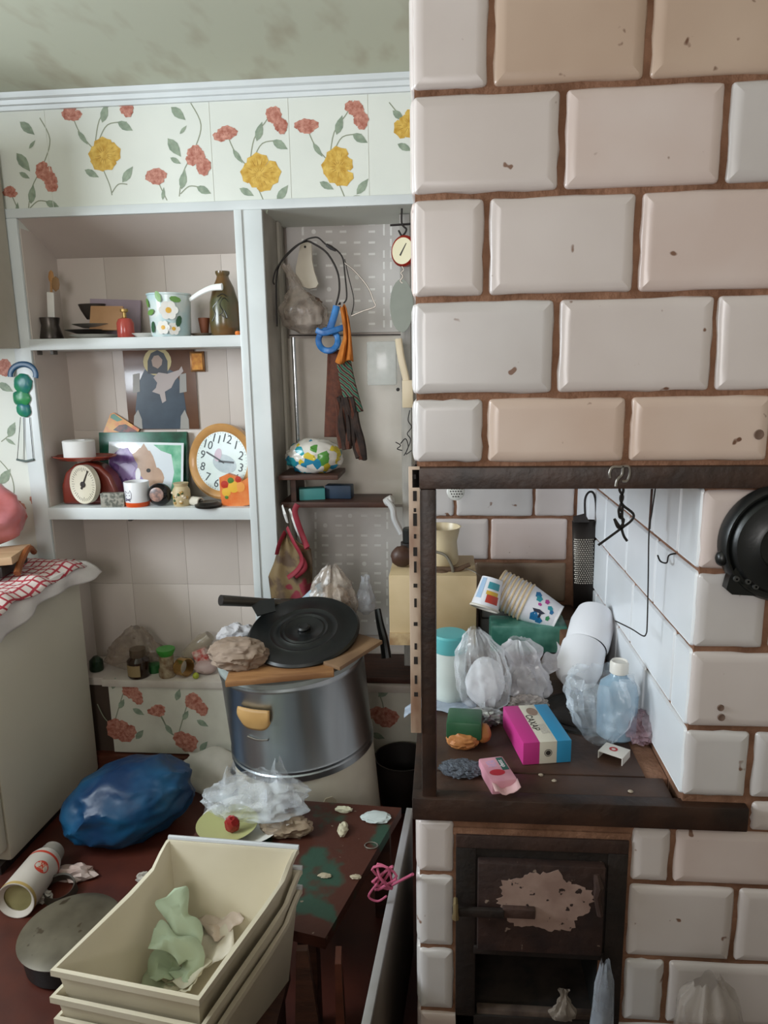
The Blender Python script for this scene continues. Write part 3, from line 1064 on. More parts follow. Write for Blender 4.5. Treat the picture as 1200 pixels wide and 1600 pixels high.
# floral saucepan
M_sp = mat('saucepan_enamel', 'dfe6e2', 'bcd8dc', rough=.2, scale=14)
pan = thing('saucepan', base(268, 522, 2.465, ZU), 'tall white enamel saucepan with daisies and a long white handle', 'saucepan')
k = mpp(pan.location)
lat(268, 522, 2.465, ZU, [(0, 0), (28, 0), (30, 3), (33, 60), (34, 61), (34, 63), (32, 63), (31, 60), (28, 5), (0, 4)]).build('body', M_sp, pan)
prt = MB()
for (dx, dz, r, kd) in ((10, 38, 15, 0), (0, 13, 11, 0), (15, 11, 10, 0), (-4, 58, 0, 1), (20, 54, 0, 1), (-26, 50, 0, 1), (-18, 14, 0, 2), (22, 22, 0, 2), (-20, 36, 0, 1)):
    R = 31.5 + dz * .045
    ang = math.asin(max(-.95, min(.95, dx / R)))
    q = Vector((pan.location.x + R * k * math.sin(ang), 2.465 - R * k * math.cos(ang) - .0006, ZU + dz * k))
    F = frz(q, (math.sin(ang), -math.cos(ang), .05), (math.cos(ang), math.sin(ang), 0))
    if kd == 0:
        for j in range(6):
            prt.mi(0).lathe([(0, .0004), (r * k * .42, .0002)], F @ T(r * k * .55 * math.cos(j * 1.047), r * k * .55 * math.sin(j * 1.047), 0), seg=10)
        prt.mi(1).lathe([(0, .0012), (r * k * .3, .0008)], F, seg=10)
    else:
        prt.mi(2 if kd == 1 else 3).lathe([(0, .0005), (9 * k, 0)], F @ RZ(40 * dx) @ Matrix.Diagonal((.5, 1, 1, 1)), seg=8)
prt.build('daisy_print', [ceram, mat('daisy_yellow', 'd9a63a', rough=.4), mat('print_green', '6d9a4e', rough=.4), mat('print_darkgreen', '2f5a3c', rough=.4)], pan, smooth=False)
h0 = PY(295, 468, 2.44)
MB().tube(spline([h0 + Vector((0, .01, 0)), PY(312, 458, 2.43), PY(330, 450, 2.42), PY(347, 448, 2.41)], 5), [.007 + .0003 * i for i in range(16)], 10, flat=.6).build('handle', mat('handle_white', 'e8e8e4', rough=.3), pan)
lat(315, 521, 2.50, ZU, plate_prof(18, 5)).build('saucer', mat('saucer_brown', '7a6a5a', rough=.4), label='small brown saucer between floral saucepan and vase', cat='saucer')
lat(320, 521, 2.50, ZU + 4 * k, [(0, 0), (5, 0), (6, 2), (9, 24), (8, 24), (5, 3), (0, 3)]).build('clay_cup', mat('terracotta', '8a4f34', '74402a', rough=.6), label='tiny terracotta cup on the brown saucer', cat='cup')
# vase
vz = thing('vase', base(353, 521, 2.49, ZU), 'green and brown glazed ceramic vase with narrow neck and dark vine relief', 'vase')
lat(353, 521, 2.49, ZU, [(0, 0), (19, 0), (22, 4), (24, 22), (22, 50), (16, 72), (10, 84), (9, 88), (11, 92), (11, 95), (9, 95), (7, 88), (0, 86)]).build('body', mat('vase_glaze', '4a4a2c', '6d4a26', rough=.28, scale=9, coat=.3, stretch=(1, 1, 1.4)), vz)
k = mpp(vz.location)
vr = MB()


def on_vase(dx, dz):
    R = 24 - max(0, dz - 22) * .11 + .6
    a_ = math.asin(max(-.9, min(.9, dx / R)))
    return Vector((vz.location.x + R * k * math.sin(a_), 2.49 - R * k * math.cos(a_), ZU + dz * k))


for path in (((-14, 22), (-8, 32), (-12, 42), (-4, 50), (2, 58)), ((-2, 30), (4, 36), (0, 46), (6, 56), (12, 50)), ((-4, 58), (4, 62), (10, 58)), ((2, 30), (10, 26), (6, 38))):
    vr.tube(spline([on_vase(*q) for q in path], 4), .0018, 6)
vr.build('vine_relief', mat('vase_dark', '1e1d12', rough=.3), vz)
lat(372, 521, 2.44, ZU, [(0, 0), (4, 0), (5, 3), (4, 6), (0, 7)]).build('orange_cap', M_orange, label='tiny orange bottle cap beside the vase', cat='cap')

# --- pictures on the niche back


def flat_on(px0, py0, px1, py1, Y, th, lean=0):
    """panel standing at depth Y spanning the photo rectangle"""
    a_, b_ = PY(px0, py1, Y), PY(px1, py0, Y)
    return a_, b_


ic = thing('icon_print', (PY(250, 670, YN - .012).x, YN - .008, PY(250, 670, YN - .012).z), 'tall laminated religious print of a robed figure with a halo, brown ground', 'picture')
Y = YN - .009
q0, q1 = PY(202, 671, Y), PY(303, 545, Y)
MB().box((q0.x, Y - .001, q0.z), (q1.x, Y + .002, q1.z), bev=.0004).build('sheet', mat('icon_ground', '5a3a2a', '6d4a36', rough=.3, scale=6, coat=.5), ic)
robe = MB()
R_ = lambda pts: [(PY(x, y, Y).x, PY(x, y, Y).z) for x, y in pts]


def flat_poly(mb, pts, y, mi_=0):
    mb.mi(mi_)
    mb.add([(x, y, z) for x, z in R_(pts)], [tuple(range(len(pts)))])


flat_poly(robe, [(216, 670), (212, 640), (216, 600), (226, 578), (240, 572), (258, 574), (274, 582), (286, 604), (291, 640), (292, 670)], Y - .0016, 0)
cir = [(246 + 22 * math.cos(i * .3142), 565 + 22 * math.sin(i * .3142)) for i in range(20)]
flat_poly(robe, cir, Y - .0019, 1)
flat_poly(robe, [(231, 584), (231, 564), (236, 552), (246, 547), (256, 552), (262, 564), (262, 584)], Y - .0022, 2)
flat_poly(robe, [(239, 572), (237, 563), (241, 556), (248, 555), (254, 562), (253, 570), (247, 576)], Y - .0025, 3)
flat_poly(robe, [(246, 598), (240, 590), (248, 582), (262, 584), (280, 578), (284, 572), (287, 580), (274, 594), (268, 606), (258, 612), (260, 626), (254, 630), (250, 616), (238, 612), (244, 606)], Y - .0025, 4)
for bx_ in (213, 286):
    flat_poly(robe, [(bx_ - 5, 585), (bx_ + 5, 583), (bx_ + 6, 612), (bx_ - 5, 614)], Y - .0021, 5)
    flat_poly(robe, [(bx_ - 4, 670), (bx_ - 3, 650), (bx_ + 3, 640), (bx_ + 9, 655), (bx_ + 10, 670)], Y - .0021, 5)
robe.build('printed_figure', [mat('icon_robe', '2e3a48', '3c4a58', rough=.3, scale=12), mat('icon_halo', 'c2b27c', rough=.4), mat('icon_veil', '2a2c34', rough=.4), mat('icon_skin', 'a88f80', rough=.4), mat('icon_pale', 'b3a6a2', rough=.4), mat('icon_marble', '9a9690', rough=.4)], ic, smooth=False)
gi = thing('gilt_icon', (PY(309, 580, Y).x, Y, PY(309, 582, Y).z), 'tiny gilt framed icon beside the tall religious print', 'picture')
a_, b_ = PY(299, 581, Y), PY(319, 549, Y)
MB().box((a_.x, Y - .006, a_.z), (b_.x, Y + .002, b_.z), bev=.001).build('frame', mat('gilt_dark', '6a4418', rough=.35, metal=.5), gi)
k = mpp(a_)
MB().box((a_.x + 3 * k, Y - .0075, a_.z + 3 * k), (b_.x - 3 * k, Y - .0055, b_.z - 3 * k)).build('image', mat('gilt_image', 'c78a34', 'a8641e', rough=.35, scale=60, metal=.3), gi)

# --- lower shelf
Y2 = 2.47
lat(101, 790, 2.575, ZLO, [(0, 0), (15, 0), (17, 5), (17, 32), (12, 42), (0, 44)]).build('dark_jar', mat('dark_green_jar', '20281f', rough=.35), label='dark green jar behind the red kitchen scale', cat='jar')
# kitchen scale
ks = thing('kitchen_scale', base(150, 790, 2.50, ZLO), 'red-brown kitchen scale with round cream dial and flat weighing pan', 'scale')
Y2 = 2.50
k = mpp(ks.location)
M_scale = mat('scale_red', '742a1c', '5e1e14', rough=.35, coat=.3)
bm_ = MB()
prof = [(-45, 0), (-44, 30), (-36, 50), (-20, 62), (0, 66), (20, 60), (36, 44), (44, 22), (46, 0)]
bm_.prism([(x * k, z * k) for x, z in prof], .07, frame((ks.location.x, Y2 + .03, ZLO + .001), (1, 0, 0), (0, -1, 0)))
bo = bm_.build('body', M_scale, ks, angle=50)
bv = bo.modifiers.new('round', 'BEVEL')
bv.width = .012
bv.segments = 3
bv.limit_method = 'ANGLE'
dc = PY(130, 757, Y2 - .064)
Fd = frz(dc, (-.30, -1, .02), (1, -.3, 0))
MB().lathe([(0, 0), (25.5 * k, 0), (27.5 * k, .003), (27.5 * k, -.02)], Fd @ Matrix.Diagonal((.92, 1.08, 1, 1)), seg=36).build('dial', mat('dial_cream', 'd9d2bf', 'cfc7b2', rough=.4), ks)
tk = MB()
for i in range(40):
    a_ = 2 * math.pi * i / 40
    r0, r1 = (20, 24) if i % 5 else (18, 24)
    tk.box((r0 * k, -.0005, 0), (r1 * k, .0005, .0008), Fd @ Matrix.Diagonal((.92, 1.08, 1, 1)) @ Matrix.Rotation(a_, 4, 'Z'))
tk.build('dial_mark', mat('ink', '2c2622', rough=.6), ks, kind='stuff', smooth=False)
MB().prism([(-1.6 * k, -8 * k), (1.6 * k, -8 * k), (.5 * k, 24 * k), (-.5 * k, 24 * k)], .002, Fd @ T(0, 0, .001) @ RZ(-28)).build('needle', MATS['ink'], ks)
MB().lathe([(4.5 * k, 0), (4.5 * k, .004), (0, .005)], Fd, seg=14).build('dial_boss', MATS['ink'], ks)
pz = PY(135, 716, Y2).z
MB().box((-.008, -.012, 0), (.008, .012, pz - ZLO - 62 * k + .01), T(PY(140, 720, Y2).x, Y2, ZLO + 62 * k - .004)).build('stem', M_scale, ks)
MB().lathe([(0, 0), (40 * k, .002), (50 * k, .014), (50 * k, .017), (40 * k, .006), (0, .004)], T(PY(136, 712, Y2).x, Y2 - .02, pz - .004) @ Matrix.Diagonal((1, .62, 1, 1)), seg=36).build('weighing_pan', mat('pan_red', '8a3322', '70261a', rough=.25, coat=.4), ks)
tr = PY(121, 706, Y2 - .03)
MB().lathe([(9 * k, 0), (22 * k, 0), (23 * k, .002), (23.5 * k, 26 * k), (22 * k, 27 * k), (9 * k, 27 * k), (9 * k, 0)], T(tr.x, Y2 - .015, pz + .004), seg=32).build('paper_roll', mat('roll_white', 'dfdedb', rough=.7), label='white paper roll lying on the scale pan', cat='roll')
# green book, picture sheet, car postcard
Yb = 2.60
a_, b_ = PY(162, 775, Yb), PY(290, 674, Yb)
gbk = thing('green_book', (lerp(a_, b_, .5).x, Yb, ZLO), 'large dark green picture book leaning behind the pony sheet', 'book')
Fb = T(a_.x, Yb - .022, ZLO) @ RX(-7)
wb_, hb_ = b_.x - a_.x, b_.z - ZLO
MB().box((0, 0, 0), (wb_, .003, hb_), Fb, bev=.001).build('cover', mat('book_green', '12402f', '1d6a52', rough=.25, scale=14), gbk)
MB().box((.003, .003, .003), (wb_ - .003, .012, hb_ - .003), Fb).build('page_block', M_paper, gbk)
MB().box((0, .012, 0), (wb_, .015, hb_), Fb, bev=.001).build('cover', MATS['book_green'], gbk)
Ys_ = 2.555
a_, b_ = PY(172, 775, Ys_), PY(282, 690, Ys_)
ps = thing('picture_sheet', (lerp(a_, b_, .5).x, Ys_, ZLO), 'glossy picture sheet with a purple-maned tan animal and green border', 'picture')
Fp = T(a_.x, Ys_ - .02, ZLO + .004) @ RX(-10) @ RY(1.5)
wp, hp = b_.x - a_.x, b_.z - ZLO
MB().box((0, 0, 0), (wp, .002, hp), Fp, bev=.0004).build('sheet', mat('gloss_paper', 'dfe6ec', rough=.15, coat=.6), ps)
pr = MB()


def shp(mb, pts, d, mi_):
    mb.mi(mi_)
    mb.add([(x * wp, -d, y * hp) for x, y in pts], [tuple(range(len(pts)))], Fp)


def ell(cx, cy, rx, ry, n=18, w_=.0, sd=0):
    return [(cx + rx * math.cos(2 * math.pi * i / n) * (1 + w_ * math.sin(5 * i + sd)), cy + ry * math.sin(2 * math.pi * i / n) * (1 + w_ * math.sin(3 * i + sd))) for i in range(n)]


shp(pr, [(.82, .04), (.97, .04), (.97, .96), (.60, .96), (.70, .86), (.84, .80), (.88, .5)], .0003, 3)
shp(pr, ell(.45, .55, .20, .34, 18, .08), .0004, 1)
shp(pr, ell(.62, .40, .13, .18, 16, .05), .0005, 1)
shp(pr, ell(.20, .62, .17, .28, 20, .16, 1), .0006, 0)
shp(pr, ell(.28, .28, .20, .24, 20, .16, 2), .0007, 0)
shp(pr, ell(.24, .50, .12, .14, 20, .2, 4), .0009, 2)
shp(pr, ell(.40, .44, .035, .12), .001, 4)
shp(pr, ell(.54, .52, .03, .035), .001, 5)
shp(pr, [(.40, .84), (.47, .98), (.54, .84)], .0008, 1)
pr.build('printed_animal', [mat('pr_purple', '6a4a86', '8a6aa4', rough=.2, scale=40), mat('pr_tan', 'b8967c', 'a8866c', rough=.2, scale=20), mat('pr_lilac', '9a80b4', rough=.2), mat('pr_green', '4fa07a', '8fc6a8', rough=.2, scale=20), mat('pr_white', 'e2e0e4', rough=.2), MATS['ink']], ps, smooth=False)
Yc = 2.612
pcd = thing('postcard', (PY(186, 676, Yc).x, Yc, PY(186, 676, Yc).z), 'small yellow and black postcard tilted on top of the green book', 'postcard')
Fc = frame(PY(160, 679, Yc), (1, 0, -.18), (0, 0, 1)) @ RX(-12)
k = mpp(PY(160, 679, Yc))
pl = [(0, 0), (52 * k, 4 * k), (57 * k, 18 * k), (12 * k, 37 * k), (7 * k, 34 * k)]
MB().prism(pl, .0015, Fc @ RX(90)).build('card', mat('card_yellow', 'd1962e', 'c8612a', rough=.3, scale=30), pcd)
cp = MB()
cp.mi(0).add([(x * k, -.0022, z * k) for x, z in ((16, 10), (50, 4), (55, 14), (34, 22), (24, 19))], [(0, 1, 2, 3, 4)], Fc)
cp.mi(1).add([(x * k, -.0022, z * k) for x, z in ((9, 33), (13, 35), (28, 28), (20, 24), (8, 28))], [(0, 1, 2, 3, 4)], Fc)
cp.build('printed_patch', [mat('card_black', '231c1a', '7a2c1c', rough=.3, scale=50), mat('card_green', '3c7a62', rough=.3)], pcd, smooth=False)
# small things in front
p = base(178, 792, 2.425, ZLO)
k = mpp(p)
MB().box((-18 * k, -.012, 0), (18 * k, .016, 22 * k), T(p) @ RZ(6), bev=.002).build('stone_block', mat('granite', '9a978c', '5f6058', rough=.6, scale=90, lo=.42, hi=.58), label='speckled grey stone block beside the white cat mug', cat='block')
mg = thing('mug', base(216, 792, 2.445, ZLO), 'small white cup with cat face and orange base', 'cup')
lat(216, 792, 2.445, ZLO + 7 * k, [(0, 0), (18, 0), (19, 30), (18.4, 31), (17.5, 30), (16.5, 2), (0, 2)]).build('body', mat('cup_white', 'e4e4e6', rough=.35), mg)
lat(216, 792, 2.445, ZLO, [(0, 0), (17, 0), (18.3, 2), (18.3, 7), (0, 7)]).build('base', mat('cup_orange', 'd8521e', rough=.4), mg)
cf = MB()


def on_cup(dx, dz):
    R = 18.7
    a_ = math.asin(dx / R)
    return Vector((mg.location.x + R * k * math.sin(a_), 2.445 - R * k * math.cos(a_) - .0004, ZLO + dz * k))


for path in (((-13, 22), (-12, 26), (-9, 23), (-5, 23), (-3, 27), (-1, 22), (-2, 14), (-7, 11), (-12, 14), (-13, 22)),):
    cf.tube([on_cup(*q) for q in path], .0007, 5)
for q in ((-10, 19), (-4.5, 19)):
    cf.blob(on_cup(*q), (.0016, .0008, .002), 0, sub=1)
for path in (((-12, 10), (-8, 12.5), (-4, 10), (-4, 14), (-8, 12.5), (-12, 14), (-12, 10)),):
    cf.tube([on_cup(*q) for q in path], .0012, 5)
cf.build('cat_drawing', mat('drawing_ink', '4a3a66', rough=.5), mg, kind='stuff')
bg = thing('round_jar', base(251, 791, 2.445, ZLO), 'round black jar with a small oval portrait on its front', 'jar')
MB().blob(base(251, 791, 2.445, ZLO) + Vector((0, 0, 18 * k)), (19 * k, 16 * k, 18 * k), 0, sub=3).build('body', mat('black_gloss', '120f10', rough=.18), bg)
pc_ = base(252, 791, 2.445, ZLO) + Vector((0, -15.4 * k, 20 * k))
MB().lathe([(0, .0022), (8 * k, .0016), (11 * k, 0), (11 * k, -.004)], frz(pc_, (0, -1, .08)), seg=24).build('portrait', mat('portrait', 'b0887a', '6a5a58', rough=.3, scale=70), bg)
jr = thing('beaded_jar', base(285, 791, 2.45, ZLO), 'cream jar covered with shell beads beside the black round jar', 'jar')
lat(285, 791, 2.45, ZLO, [(0, 0), (12, 0), (13.5, 4), (13.5, 24), (10, 30), (12, 35), (10, 35), (0, 31)]).build('body', mat('cream_jar', 'c9b894', 'b5a078', rough=.5), jr)
rnd = random.Random(3)
for i in range(16):
    a_ = rnd.uniform(-1.1, 1.0)
    dz = rnd.uniform(5, 24)
    q = Vector((jr.location.x + 13.6 * k * math.sin(a_), 2.45 - 13.6 * k * math.cos(a_), ZLO + dz * k))
    MB().blob(q, (.0052, .004, .0052), .1, sub=2, seed=i).build('bead', mat(('bead_gold', 'bead_cream', 'bead_green')[i % 5 if i % 5 < 2 else (2 if i % 5 == 4 else i % 2)], ('b08a4a', 'dccbb0', '3f5a34')[i % 5 if i % 5 < 2 else (2 if i % 5 == 4 else i % 2)], rough=.35), jr)
tb = PY(300, 777, 2.45)
MB().lathe([(0, 0), (.016, 0), (.016, .045), (.014, .046), (.012, .046), (.012, .006), (0, .006)], frz(Vector((tb.x, 2.452, ZLO + .0165)), (.9, -.55, 0)), seg=20).build('white_tube', mat('tube_white', 'd2cabb', rough=.5), label='short white tube lying in front of the clock', cat='tube')
lat(326, 792, 2.425, ZLO, [(0, 0), (20, 0), (21, 2), (21, 4), (18, 5), (14, 8), (0, 8)]).build('black_disc', mat('black_plastic', '17130f', rough=.4), label='flat black plastic disc in front of the clock', cat='disc')
# wall clock leaning in the corner
Yk = 2.53
cc = PY(347, 721, Yk)
k = mpp(cc)
ck = thing('wall_clock', (cc.x, Yk, ZLO), 'round wall clock with wooden rim and pale dial leaning in niche', 'clock')
Fk = frz(cc, (-.28, -1, .12), (1, -.28, 0))
Fk = Fk @ RZ(-15)
MB().lathe([(46 * k, .002), (50 * k, .010), (55 * k, .014), (59 * k, .008), (59 * k, -.02), (0, -.02), (0, 0), (46 * k, .002)], Fk, seg=56).build('rim', mat('clock_wood', 'c9985e', 'b58248', rough=.35, scale=10, coat=.3), ck)
MB().lathe([(0, .0025), (47 * k, .0025)], Fk, seg=48).build('dial', mat('dial_pale', 'cfd8d8', 'c4d2c8', rough=.3), ck, smooth=False)
num = MB()
for h in range(1, 13):
    a_ = math.radians(90 - 30 * h)
    text_mb(num, str(h), 19 * k, Fk @ T(36 * k * math.cos(a_), 36 * k * math.sin(a_), .0032) @ RZ(0))
num.build('numeral', mat('clock_ink', '3a4044', rough=.5), ck, kind='stuff', smooth=False)
mk = MB()
for i in range(60):
    a_ = 6 * i
    mk.box((43.4 * k, -.0004 * (2 if i % 5 == 0 else 1), .0028), (45 * k, .0004 * (2 if i % 5 == 0 else 1), .0034), Fk @ RZ(a_))
mk.build('minute_mark', MATS['clock_ink'], ck, kind='stuff', smooth=False)
for nm, ln, wd_, an in (('hour_hand', 22, 1.6, 12), ('minute_hand', 31, 1.2, 168)):
    MB().box((-5 * k, -wd_ * k, .004), (ln * k, wd_ * k, .005), Fk @ RZ(an)).build(nm, mat('hand_dark', '2e3030', rough=.4), ck)
# pale cartoonless centre picture of the dial
dp = MB()
dp.mi(0).lathe([(0, .003), (20 * k, .0029)], Fk @ T(6 * k, -2 * k, 0) @ Matrix.Diagonal((1.1, .7, 1, 1)), seg=20)
dp.mi(1).lathe([(0, .0033), (8 * k, .0032)], Fk @ T(-9 * k, 8 * k, 0) @ Matrix.Diagonal((.8, 1.3, 1, 1)), seg=16)
dp.build('dial_picture', [mat('dial_grey', 'a9b4b6', '98a5a8', rough=.3, scale=40), mat('dial_pink', 'b9a0ac', rough=.3)], ck, smooth=False)
# orange juice packet
Yo = 2.445
a_ = PY(348, 787, Yo)
k = mpp(a_)
oj = thing('juice_packet', base(370, 790, Yo, ZLO), 'orange folded drink packet with fruit pictures in front of the clock', 'packet')
bd = MB()
pts = [(-22, 0), (-10, -1), (10, -1), (22, 1), (26, 38), (21, 44), (12, 38), (2, 46), (-10, 50), (-24, 44), (-24, 20)]
bd.prism([(x * k, z * k + .002) for x, z in pts], .022, frame((oj.location.x, Yo + .012, ZLO), (1, 0, 0), (0, -1, 0)))
bd.build('body', mat('packet_orange', 'd96a2c', 'e08a4e', rough=.35, scale=25), oj)
fr = MB()
for mi_, (x, z, r) in ((0, (-2, 30, 9)), (1, (8, 30, 8)), (2, (-16, 34, 6)), (0, (-14, 22, 7)), (3, (-6, 40, 5)), (2, (6, 42, 5)), (3, (-14, 14, 3)), (4, (-15, 6, 4))):
    if mi_ == 4:
        continue
    fr.mi(mi_).lathe([(0, .0012), (r * k, .0004)], T(oj.location.x + x * k, Yo - .0102, ZLO + z * k) @ RX(90), seg=14)
fr.build('fruit_print', [mat('fr_yellow', 'e3b13c', rough=.4), mat('fr_orange', 'e79a4a', rough=.4), mat('fr_red', 'b8301c', rough=.4), mat('fr_green', '4a7a2c', rough=.4)], oj, smooth=False)
# plastic corner clips under the shelves
for px, py in ((59, 549), (83, 550), (205, 820)):
    p = PY(px, py, YW + .03)
    zt_ = (ZU - .038) if py < 700 else (ZLO - .043)
    MB().box((p.x - .006, YW + .02, zt_ - .014), (p.x + .006, YW + .05, zt_), bev=.002).build('shelf_peg', mat('peg_grey', '55504a', rough=.5), sh1 if py < 700 else sh2)

# ================================================================== LEFT: cupboard, refrigerator, things on it
cb = thing('wall_cupboard', (-1.72, 2.1, 1.601), 'beige wall cupboard hanging beside the niche frame', 'cupboard')
M_cup = mat('cupboard_beige', 'b5ab9c', 'aca292', rough=.45)
MB().box((-2.05, 1.98, 1.601), (-1.446, YW - .02, 2.24), bev=.003).build('carcass', M_cup, cb)
MB().box((-2.05, 1.955, 1.606), (-1.75, 1.978, 2.235), bev=.004).build('door', M_cup, cb)
dd = MB().box((-1.745, 1.955, 1.606), (-1.446, 1.978, 2.235), bev=.004).build('door', M_cup, cb)
MB().tube([(-1.72, 1.955, 1.66), (-1.72, 1.93, 1.67), (-1.72, 1.93, 1.74), (-1.72, 1.955, 1.75)], .005).build('handle', M_steelwire, dd)

ZF = .85
fr_ = thing('refrigerator', (-1.62, 2.1, 0), 'low cream refrigerator covered with cloths', 'refrigerator')
M_fr = mat('cream_enamel', 'cfc9b8', 'c6bfad', rough=.4, scale=2)
FR = frame((-1.345, 1.82, 0), (1, -.05, 0), (0, 0, 1))
MB().box((-.58, .045, .03), (0, .572, ZF), FR, bev=.012).build('body', M_fr, fr_)
MB().box((-.58, 0, .08), (0, .04, ZF - .005), FR, bev=.012).build('door', M_fr, fr_)
MB().box((-.57, .02, 0), (-.02, .56, .03), FR).build('plinth', M_castiron, fr_)
MB().box((-.06, -.02, .6), (-.04, 0, .75), FR, bev=.004).build('handle', M_steelwire, fr_)


def drape(u, v):
    """white cloth: u along the depth, v from on top of the refrigerator down over its side"""
    y = 1.80 + .60 * u
    xe = -1.325 + .02 * u
    s_ = v * .30
    flat = .16
    wv = .010 * math.sin(u * 23) + .008 * noise.noise(Vector((u * 7, v * 2, 1)))
    hem = .098 + .012 * math.sin(u * 9) - .055 * u
    if s_ < flat:
        return Vector((xe - flat + s_, y, ZF + .004 + .003 * noise.noise(Vector((u * 9, s_ * 20, 0)))))
    t = (s_ - flat) / (.30 - flat)
    return Vector((xe + .012 + .018 * math.sin(min(1, t * 1.5) * 1.57) + wv * t + .05 * t * max(0, u - .8) * 4, y + .02 * t * u, ZF + .004 - hem * t ** 1.1))


MB().grid(60, 24, drape).build('cloth', mat('white_cloth', 'e2dcd9', 'd8d1cd', rough=.85, scale=8, bump=.2, bscale=120), solid=.002, label='white cloth hanging over the refrigerator side edge', cat='cloth')


def towel(u, v):
    y = 1.80 + .575 * u
    x = -1.62 + (.342 + .008 * math.sin(u * 15)) * v
    z = ZF + .014 + .006 * noise.noise(Vector((u * 8, v * 6, 4))) + .012 * max(0, math.sin(u * 20 + v * 3)) * v
    if v > .88:
        z -= .20 * (v - .88)
    return Vector((x, y, z))


tw = mat('checked_towel', 'd8c9c4', rough=.85)
nt = tw.node_tree
tcn = nt.nodes.new('ShaderNodeTexCoord')
wv1 = nt.nodes.new('ShaderNodeTexWave')
wv1.inputs['Scale'].default_value = 11
wv2 = nt.nodes.new('ShaderNodeTexWave')
wv2.bands_direction = 'Y'
wv2.inputs['Scale'].default_value = 9
for wv_ in (wv1, wv2):
    wv_.inputs['Distortion'].default_value = 1.2
    nt.links.new(tcn.outputs['Object'], wv_.inputs['Vector'])
mx_ = nt.nodes.new('ShaderNodeMath')
mx_.operation = 'MAXIMUM'
nt.links.new(wv1.outputs['Fac'], mx_.inputs[0])
nt.links.new(wv2.outputs['Fac'], mx_.inputs[1])
rp_ = nt.nodes.new('ShaderNodeMapRange')
rp_.inputs['From Min'].default_value = .80
rp_.inputs['From Max'].default_value = .92
nt.links.new(mx_.outputs[0], rp_.inputs['Value'])
cm_ = nt.nodes.new('ShaderNodeMix')
cm_.data_type = 'RGBA'
cm_.inputs[6].default_value = lin('d8c9c4')
cm_.inputs[7].default_value = lin('a8303e')
nt.links.new(rp_.outputs[0], cm_.inputs[0])
nt.links.new(cm_.outputs[2], nt.nodes['Principled BSDF'].inputs['Base Color'])
MB().grid(50, 24, towel).build('towel', tw, solid=.003, label='red and white checked towel spread on the refrigerator', cat='towel')
p = PZ(22, 900, ZF + .03)
MB().box((-.13, -.09, 0), (.045, .10, .035), T(-1.46, 2.17, ZF + .03) @ RZ(8), bev=.006).build('black_tin', mat('black_tin', '1e1a17', rough=.5), label='flat black tin on the checked towel', cat='tin')
MB().box((-.16, -.08, 0), (.05, .10, .026), T(-1.44, 2.17, ZF + .067) @ RZ(12) @ RY(-3), bev=.003).build('wooden_board', mat('pale_board', 'c4a583', 'b39270', rough=.6, scale=5, stretch=(1, 6, 1)), label='pale wooden board lying on the flat black tin', cat='board')
MB().tube(spline([(-1.375, 2.12, ZF + .035), (-1.385, 2.17, ZF + .07), (-1.40, 2.24, ZF + .09), (-1.42, 2.30, ZF + .06)], 5), [.012] * 8 + [.010] * 8, 8).build('wooden_ladle', mat('orange_wood', 'a05a28', '7a4420', rough=.5), label='orange-brown wooden ladle lying on the checked towel', cat='ladle')
mb = MB()
mb.blob((-1.545, 2.25, ZF + .20), (.13, .09, .105), .10, 2.2, 5, 4, zmin=ZF + .097, ridged=False)
mb.build('pink_bag', mat('pink_bag', 'b8605c', 'd08890', rough=.3, scale=9), label='pink plastic bag lying on the pale wooden board', cat='bag')
# hanging teal ornament on the wall strip
pT = PY(36, 570, YW - .012)
k = mpp(pT)
hg = thing('wind_chime', pT, 'teal and green hanging ornament with wire triangle on wallpaper strip', 'ornament')
M_teal = mat('teal_ornament', '1d6a74', '2a8a56', rough=.35, scale=18)
Yh = YW - .018


def hp_(x, y):
    return PY(x, y, Yh)


ar = [hp_(36 + 20 * math.cos(math.radians(a_)), 586 + 17 * math.sin(math.radians(a_))) for a_ in range(-190, 15, 12)]
MB().tube(ar, [.010] * len(ar), 8, flat=.5).build('arch', mat('ornament_blue', '1a4a6e', rough=.35), hg)
for i, (x, y, rx, rz) in enumerate(((36, 600, 15, 16), (34, 622, 14, 14), (37, 640, 12, 12))):
    MB().blob(hp_(x, y), (rx * k, .010, rz * k), .12, 2, i, 3, ridged=False).build('bead', M_teal if i != 1 else mat('ornament_green', '2c8a4c', '1e6a5a', rough=.35, scale=20), hg)
for x0, x1 in ((32, 27), (46, 52), (37, 38)):
    MB().tube([hp_(x0, 652), hp_(x1, 718)], .0012, 6).build('wire', M_wire, hg)
MB().tube([hp_(26, 718), hp_(40, 721), hp_(53, 718)], .004, 6).build('foot_bar', mat('ornament_grey', '55625e', rough=.5), hg)

# ================================================================== NARROW NICHE
Ynb = YN2 - .002
M_perf = mat('perforated_sheet', 'dfdad6', 'd5d0cc', rough=.45)
M_slot = mat('slot_light_white', 'f6f4f0', rough=.4)


